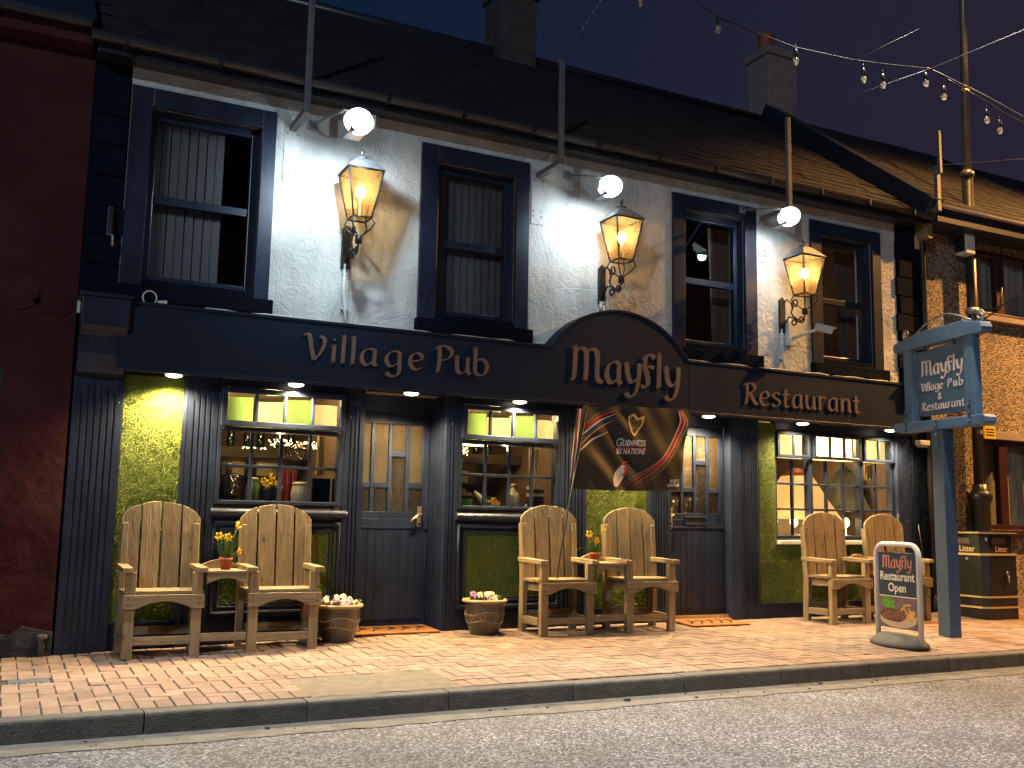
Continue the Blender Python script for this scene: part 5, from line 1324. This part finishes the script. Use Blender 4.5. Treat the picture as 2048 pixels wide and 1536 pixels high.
m_char = M('print_char', (.34, .20, .16), .4, var=.3)
for k in range(9):
    x = -.19+k*.035
    MB().prism([(-(x), .235), (-(x+.008), .235), (-(x+.05), .305), (-(x+.042), .305)], 'y', .0110, .0113).obj('print_grill_mark', m_char, pr)

# ------------------------------------------------------------------ litter bin, lamp post
t = thing('litter_bin', 'square black litter bin with gold bands beside the sign post', 'bin', (10.08, -.40, gz(10, -.4)))
X0, X1, Y0, Y1 = 9.79, 10.37, -.68, -.14; zb = gz(10, -.6); ORG[t] = (10.08, -.40, gz(10, -.4))
def octa(e, c=.07): return [(X0-e+c, Y0-e), (X1+e-c, Y0-e), (X1+e, Y0-e+c), (X1+e, Y1+e-c), (X1+e-c, Y1+e), (X0-e+c, Y1+e), (X0-e, Y1+e-c), (X0-e, Y0-e+c)]
MB().prism(octa(.0), 'z', zb, zb+.70).obj('body', m_bin, t, .006)
MB().prism(octa(-.03), 'z', zb+.70, zb+.93).obj('hood', m_bin, t, .006)
MB().prism(octa(.012), 'z', zb+.93, zb+.962).obj('lid', m_bin, t, .006)
for z, h in ((.70, .022), (.235, .020), (.12, .020)): MB().prism(octa(.007), 'z', zb+z, zb+z+h).obj('gold_band', m_gold, t)
MB().prism(octa(.0145), 'z', zb+.945, zb+.955).obj('gold_band', m_gold, t)
MB().box(X0+.026, X0+.0295, Y0+.10, Y1-.14, zb+.82, zb+.905).box(X0+.12, X1-.12, Y0+.026, Y0+.0295, zb+.82, zb+.905).obj('opening', m_black, t)
MB().box(X0+.14, X1-.22, Y0+.022, Y0+.0255, zb+.825, zb+.895).box(X0+.022, X0+.0255, Y0+.22, Y1-.15, zb+.825, zb+.898).obj('flap', M('bin_flap', (.09, .055, .045), .5, var=.3, vs=20), t)
MB().box(X0+.04, X0+.075, Y0+.026, Y0+.029, zb+.86, zb+.90).obj('sticker', m_pvc, t)
bfont('Litter', .092, lambda a, b, d: (X0+.026, -.42-a, zb+b), 0, 'letters', m_gold, t, 0, .742, 'CENTER', .0016)
bfont('Litter', .092, lambda a, b, d: (X0+.30+a, Y0+.026, zb+b), 0, 'letters', m_gold, t, 0, .742, 'CENTER', .0016)
MB().lathe([(.018, -.006), (.016, 0)], (X0, 0, 0), 12, 'x'); MB().lathe([(.018, X0-.006), (.016, X0)], (0, Y0+.24, zb+.66), 12, 'x').obj('lock', m_steel, t)
MB().lathe([(.028, Y0-.010), (.020, Y0-.02), (.012, Y0)], (X0+.34, 0, zb+.50), 12, 'y').tube([(X0+.34, Y0-.02, zb+.48), (X0+.345, Y0-.022, zb+.40)], .012, 6).obj('handle', m_steel, t)

t = thing('lamp_post', 'tall street lamp post behind the litter bin', 'lamp post', (10.54, -.06, .10)); ORG[t] = (10.54, -.06, .10)
def px(z): return 10.505+.012*z
MB().lathe([(.105, .08), (.105, 1.36), (.12, 1.38), (.135, 1.42), (.138, 1.46), (.12, 1.50), (.09, 1.53), (.085, 1.60)], (10.545, -.06, 0), 20).obj('base', m_pole, t)
MB().tube([(10.54, -.06, 1.55), (10.56, -.06, 5.50)], .066, 16).obj('lower_shaft', m_pole, t)
MB().lathe([(.085, 5.46), (.088, 5.50), (.075, 5.53), (.05, 5.55)], (10.56, -.06, 0), 16).obj('collar', m_polet, t)
MB().tube([(10.56, -.06, 5.52), (10.63, -.06, 8.2), (10.63, -.30, 8.45), (10.63, -1.3, 8.6)], [.048, .042, .036, .03], 14).obj('upper_shaft', m_polet, t)
MB().lathe([(.055, 6.58), (.058, 6.60), (.055, 6.62)], (10.588, -.06, 0), 14).obj('collar', m_brass, t)
MB().box(10.48, 10.78, -1.75, -1.25, 8.55, 8.68).obj('lamp_head', m_polet, t, .02)
MB().box(10.53, 10.73, -1.70, -1.32, 8.535, 8.55).obj('lens', emit('sodium_lens', (1, .55, .15), 25), t)
bx_ = MB().box(10.33, 10.50, -.18, -.02, 4.42, 4.68).obj('control_box', m_whitep, t, .012); MB().box(10.315, 10.33, -.17, -.03, 4.45, 4.66).obj('box_door', m_black, bx_, .004)
MB().box(10.322, 10.326, -.18, -.14, 4.58, 4.66).obj('sticker', m_pvc, bx_)
MB().tube([(10.56, -.10, 3.75), (10.62, -.30, 3.72), (10.70, -.55, 3.82), (10.74, -.70, 3.86)], .012, 6).tube([(10.58, -.15, 3.60), (10.66, -.36, 3.72), (10.66, -.40, 3.98)], .010, 6).obj('basket_arm', m_black, t)
MB().lathe([(.08, 3.69), (.084, 3.73), (.08, 3.77)], (10.55, -.06, 0), 14).obj('clamp', m_steel, t)
lamp('sodium_lamp', 'SPOT', (10.63-10.54, -1.5+.06, 8.52-.1), 1700, AMBER, .14, cone=112, blend=.5, parent=t).rotation_euler = (0, 0, 0)
t = thing('notice', 'small yellow notice strapped to the lamp post', 'notice', (10.55, -.14, 2.2)); ORG[t] = (10.55, -.14, 2.2)
MB().box(10.55, 10.76, -.150, -.145, 2.15, 2.30).obj('plate', M('notice_yellow', (.70, .48, .03), .5), t, .002)
for k, s_ in enumerate(('No dogs', 'foul here')):
    pass
for z in (2.26, 2.225, 2.19): MB().box(10.58, 10.73, -.1515, -.150, z, z+.012).obj('print', m_black, t)
MB().box(10.48, 10.56, -.148, -.10, 2.20, 2.25).obj('strap', m_steel, t)
t = thing('bulkhead_light', 'small unlit white fitting under the fascia end by the sign post', 'wall light', (9.58, -.05, 2.03)); ORG[t] = (9.58, -.05, 2.03)
MB().box(9.50, 9.67, -.10, -.021, 2.02, 2.08).obj('casing', m_whitep, t, .01); MB().box(9.52, 9.65, -.09, -.03, 2.0, 2.02).obj('diffuser', m_pvc, t, .005)
# outdoor cable hanging on the end pier
t = MB().tube([(9.50, -.03, 1.1), (9.53, -.05, .8), (9.52, -.06, .45), (9.46, -.05, .2)], .006, 6).obj('loose_cable', m_black); t['label'] = 'black cable hanging on the dark end pier behind the post'; t['category'] = 'cable'

# ------------------------------------------------------------------ things in the windows
SZ = 1.167
def solo(name, mb, mat, label, cat, loc=None, group=None):
    if loc is None:
        vs = mb.v; loc = (sum(p[0] for p in vs)/len(vs), sum(p[1] for p in vs)/len(vs), min(p[2] for p in vs))
    t = thing(name, label, cat, loc, 0, group); return t
def lath(name, label, cat, x, y, z, parts):
    t = thing(name, label, cat, (x, y, z), 0, None, local=True)
    for nm, prof, m_ in parts: MB().lathe(prof, n=20).obj(nm, m_, t)
    return t
t = lath('glass_decanter', 'brown ringed glass flask at the left of the first window', 'bottle', 1.68, .22, SZ, [('body', [(.06, 0), (.095, .02), (.105, .10), (.085, .18), (.03, .235), (.025, .28), (.032, .285)], g_bottle), ('stopper', [(.02, .285), (.03, .31), (.012, .34)], m_steel)])
lath('green_jar', 'pale green jar beside the daffodil vase in the first window', 'jar', 1.885, .20, SZ, [('body', [(.05, 0), (.058, .02), (.058, .16), (.04, .19), (.04, .2)], M('jar_green', (.20, .30, .10), .35)), ('lid', [(.045, .2), (.045, .225), (.01, .23)], m_stone)])
t = lath('flower_vase', 'black bowl of yellow daffodils in the first window', 'vase', 2.015, .20, SZ, [('bowl', [(.04, 0), (.065, .02), (.08, .08), (.075, .125), (.08, .135)], m_black)])
for dx, dz, fx in ((-.05, .20, -.4), (.0, .19, 0), (.02, .24, .3), (.06, .18, .6), (-.02, .17, -.2), (.085, .15, .9)): daffodil(t, (dx*.3, 0, .13), (dx, -.03, dz), (fx, -1, .2), .034)
lath('stone_crock', 'beige lidded crock below the red curtain in the first window', 'jar', 2.285, .20, SZ, [('body', [(.06, 0), (.072, .02), (.078, .10), (.065, .16), (.058, .175)], m_crock), ('lid', [(.065, .175), (.068, .19), (.055, .20), (.01, .205)], m_crock)])
t = thing('dark_slate_board', 'dark framed board standing at the right of the first window', 'board', (2.48, .2, SZ), 0, None, local=True); MB().box(-.09, .07, .0, .015, 0, .24).obj('board', m_slate_navy, t, .003); MB().box(.07, .078, -.004, .018, 0, .24).obj('edge', m_stone, t)
def curtain(label, x0, x1, y, z0, z1, mat):
    n = 26; v = []; f = []
    for i in range(n+1):
        x = x0+(x1-x0)*i/n; yy = y+.022*math.sin(i*1.5)
        v += [(x+.02*math.sin(i*.7), yy, z0), (x, yy, z1)]
        if i: c = 2*i; f.append((c-2, c, c+1, c-1))
    o = MB().add(v, f, True).obj('curtain', mat); o['label'] = label; o['category'] = 'curtain'
curtain('red curtain behind the crock in the first window', 2.14, 2.30, .36, 1.16, 1.50, m_curtain)
curtain('gold curtain at the right side of the first window', 2.46, 2.52, .34, 1.44, 1.78, m_drape)
curtain('gold curtain at the right side of the second window', 4.58, 4.69, .34, 1.17, 1.78, m_drape)
def fairy(label, x0, x1, z0, z1, y, n, sd):
    r_ = random.Random(sd); J = MB()
    for k in range(n): J.ball((r_.uniform(x0, x1), y+r_.uniform(-.05, .05), r_.uniform(z0, z1)), r_.uniform(.004, .0075), 6, 4)
    o = J.obj('fairy_lights', e_fairy); o['label'] = label; o['category'] = 'fairy lights'; o['group'] = 'fairy lights inside the windows'
fairy('fairy lights along the top of the first window inside', 2.08, 2.52, 1.68, 1.745, .5, 90, 3); fairy('short row of fairy lights behind the second upper pane of the first window', 1.86, 2.08, 1.66, 1.672, .6, 18, 4)
fairy('cluster of fairy lights in the top left pane of the second window', 3.72, 3.94, 1.67, 1.755, .4, 80, 5)
for lab, x, z in (('amber ceiling lamp inside the left pane of the first window', 1.70, 1.86), ('amber ceiling lamp inside the second window', 4.25, 1.84)):
    t = thing('ceiling_lamp', lab, 'lamp', (x, 1.0, z), 0, None, local=True)
    MB().box(-.16, .16, -.03, .03, -.02, .02).obj('shade', e_room, t, .01); MB().tube([(0, 0, .02), (0, 0, 2.18-z)], .006, 6).obj('rod', m_black, t)
t = thing('green_card', 'bright green lit card in a black frame in the second window', 'card', (3.82, .16, SZ), 0, None, local=True)
MB().box(-.092, .078, .0, .05, .0, .135).obj('frame', m_black, t, .004); MB().box(-.085, .068, -.004, .0, .025, .098).obj('card', M('card_green', (.10, .42, .04), .4), t)
MB().box(.045, .055, -.006, -.004, .035, .06).obj('print', m_black, t)
t = thing('folded_cloth', 'cream folded cloth behind the green card in the second window', 'cloth', (3.80, .24, SZ), 0, None, local=True)
mb = MB(); v = []; f = []
for i in range(13):
    for j in range(7): x = -.12+.26*i/12; v.append((x, -.03+.09*j/6, max(.0, .235-.55*max(0, x+.06))*(1-.15*j/6)+.012*math.sin(i*2+j)))
for i in range(12):
    for j in range(6): c = 7*i+j; f.append((c, c+7, c+8, c+1))
mb.add(v, f, True).obj('cloth', m_crock, t)
t = thing('dried_flowers', 'yellow daffodils lying in the second window', 'flowers', (4.06, .2, SZ), 0, None, local=True)
for k in range(5): daffodil(t, (-.10, .0, .16), (.02+.02*k, -.05+.01*k, .05+.018*(k % 3)), (.4*k-.8, -1, .3), .036)
MB().tube([(-.13, 0, .17), (-.05, -.02, .08), (.10, -.04, .02)], [.012, .03, .035], 8).obj('wrapping', m_crock, t)
lath('stone_bottle', 'cream stoneware bottle in the second window', 'bottle', 4.335, .20, SZ, [('body', [(.062, 0), (.068, .01), (.068, .125), (.055, .16), (.022, .195), (.018, .225), (.026, .235), (.024, .25)], m_stone)])
lath('small_candle', 'small pale candle beside the stone bottle in the second window', 'candle', 4.465, .18, SZ, [('body', [(.012, 0), (.014, .05), (.008, .06)], m_pvc)])
t = thing('dark_bottle_stack', 'dark striped boxes stacked at the right of the second window', 'boxes', (4.60, .2, SZ), 0, None, local=True)
for k, m_ in enumerate((m_crock, m_black, m_black, m_flag, m_crock, m_flag, m_crock)): MB().box(-.08+.003*(k % 2), .07, .0, .08, k*.034, k*.034+.032).obj('box', m_, t, .003)
# right-hand window: conical shades, wall lamps
def cone(name, label, x, y, z0, z1, r0, mat, cap):
    t = thing(name, label, 'pendant lamp', (x, y, z0), 0, None, local=True); h = z1-z0
    prof = [(r0, 0), (r0*.86, h*.18), (r0*.66, h*.42), (r0*.50, h*.66), (r0*.36, h*.84), (r0*.10, h*.98), (.004, h)]
    MB().lathe(prof[:5], n=24).obj('shade', mat, t)
    MB().lathe(prof[4:], n=24).obj('shade_top', cap, t)
    MB().tube([(0, 0, h), (0, 0, 2.18-z0)], .005, 6).obj('cord', m_black, t)
lamp('pendant_lamp_light', 'POINT', (8.36, .72, 1.30), 4.5, WARM, .04)
m_sh = glass('shade_cloth', (.25, .18, .1), .5, .2, trans=.9, tcol=(.80, .58, .36)); m_sh2 = glass('shade_cap', (.2, .08, .04), .5, .2, trans=.9, tcol=(.75, .28, .14)); m_sh3 = glass('grey_shade', (.2, .22, .2), .5, .2, trans=.9, tcol=(.45, .46, .40))
cone('pendant_lamp', 'large cream conical shade with orange top in the right window', 8.36, .72, 1.14, 1.74, .50, m_sh, m_sh2)
cone('pendant_lamp', 'grey conical shade right of the cream one in the right window', 9.10, .70, 1.25, 1.80, .30, m_sh3, m_sh3)
cone('pendant_lamp', 'partly hidden grey shade at the left of the right window', 7.85, .85, 1.42, 1.90, .22, m_sh3, m_sh3)
for k, (x, lab) in enumerate(((7.80, 'leftmost glowing wall lamp low in the right window'), (8.10, 'second glowing lamp from left low in the right window'), (8.62, 'third glowing lamp from left low in the right window'), (8.90, 'rightmost glowing lamp low in the right window'))):
    t = thing('table_lamp', lab, 'lamp', (x, .5, .95), 0, 'small lamps glowing in the right window', local=True)
    MB().ball((0, 0, .16), .045, 12, 8, (1, 1, 1.3)).obj('bulb', e_room, t); MB().lathe([(.05, -.2), (.012, -.18), (.010, .12)], n=12).obj('stand', m_brass, t)
    lamp('table_lamp_light', 'POINT', (0, -.05, .17), 9, WARM, .03, parent=t)
curtain('beige curtain hanging low behind the lamps in the right window', 7.40, 9.25, 1.0, .5, 1.32, m_net)
curtain('copper coloured hanging at the top right of the right window', 9.02, 9.14, .30, 1.62, 1.79, m_drape)

# bottles on the shelf at the back of the rooms
m_bg = glass('bottle_green', (.2, .4, .15), .05, 1.4)
for grp, x0, x1, y, z in (('bottles on the back shelf of the first window', 1.60, 2.50, 1.35, 1.72), ('bottles on the back shelf of the second window', 3.85, 4.60, 1.35, 1.76)):
    first = None
    for k in range(7):
        x = x0+(x1-x0)*k/6
        if first is None:
            first = thing('shelf_bottle', 'leftmost glass bottle on the back shelf of the '+('first' if x0 < 3 else 'second')+' window', 'bottle', (x, y, z), 0, grp, local=True)
            MB().lathe([(.035, 0), (.038, .01), (.038, .13), (.014, .18), (.013, .24)], n=12).obj('body', m_bg, first); MB().lathe([(.016, .225), (.016, .25)], n=10).obj('cap', m_gold, first)
        else:
            c = tree(first, None, ('second', 'third', 'fourth', 'fifth', 'sixth', 'last')[k-1]+' bottle from the left on the back shelf of the '+('first' if x0 < 3 else 'second')+' window'); c.location = (x+R.uniform(-.02, .02), y, z); c.scale[2] = R.uniform(.8, 1.1)
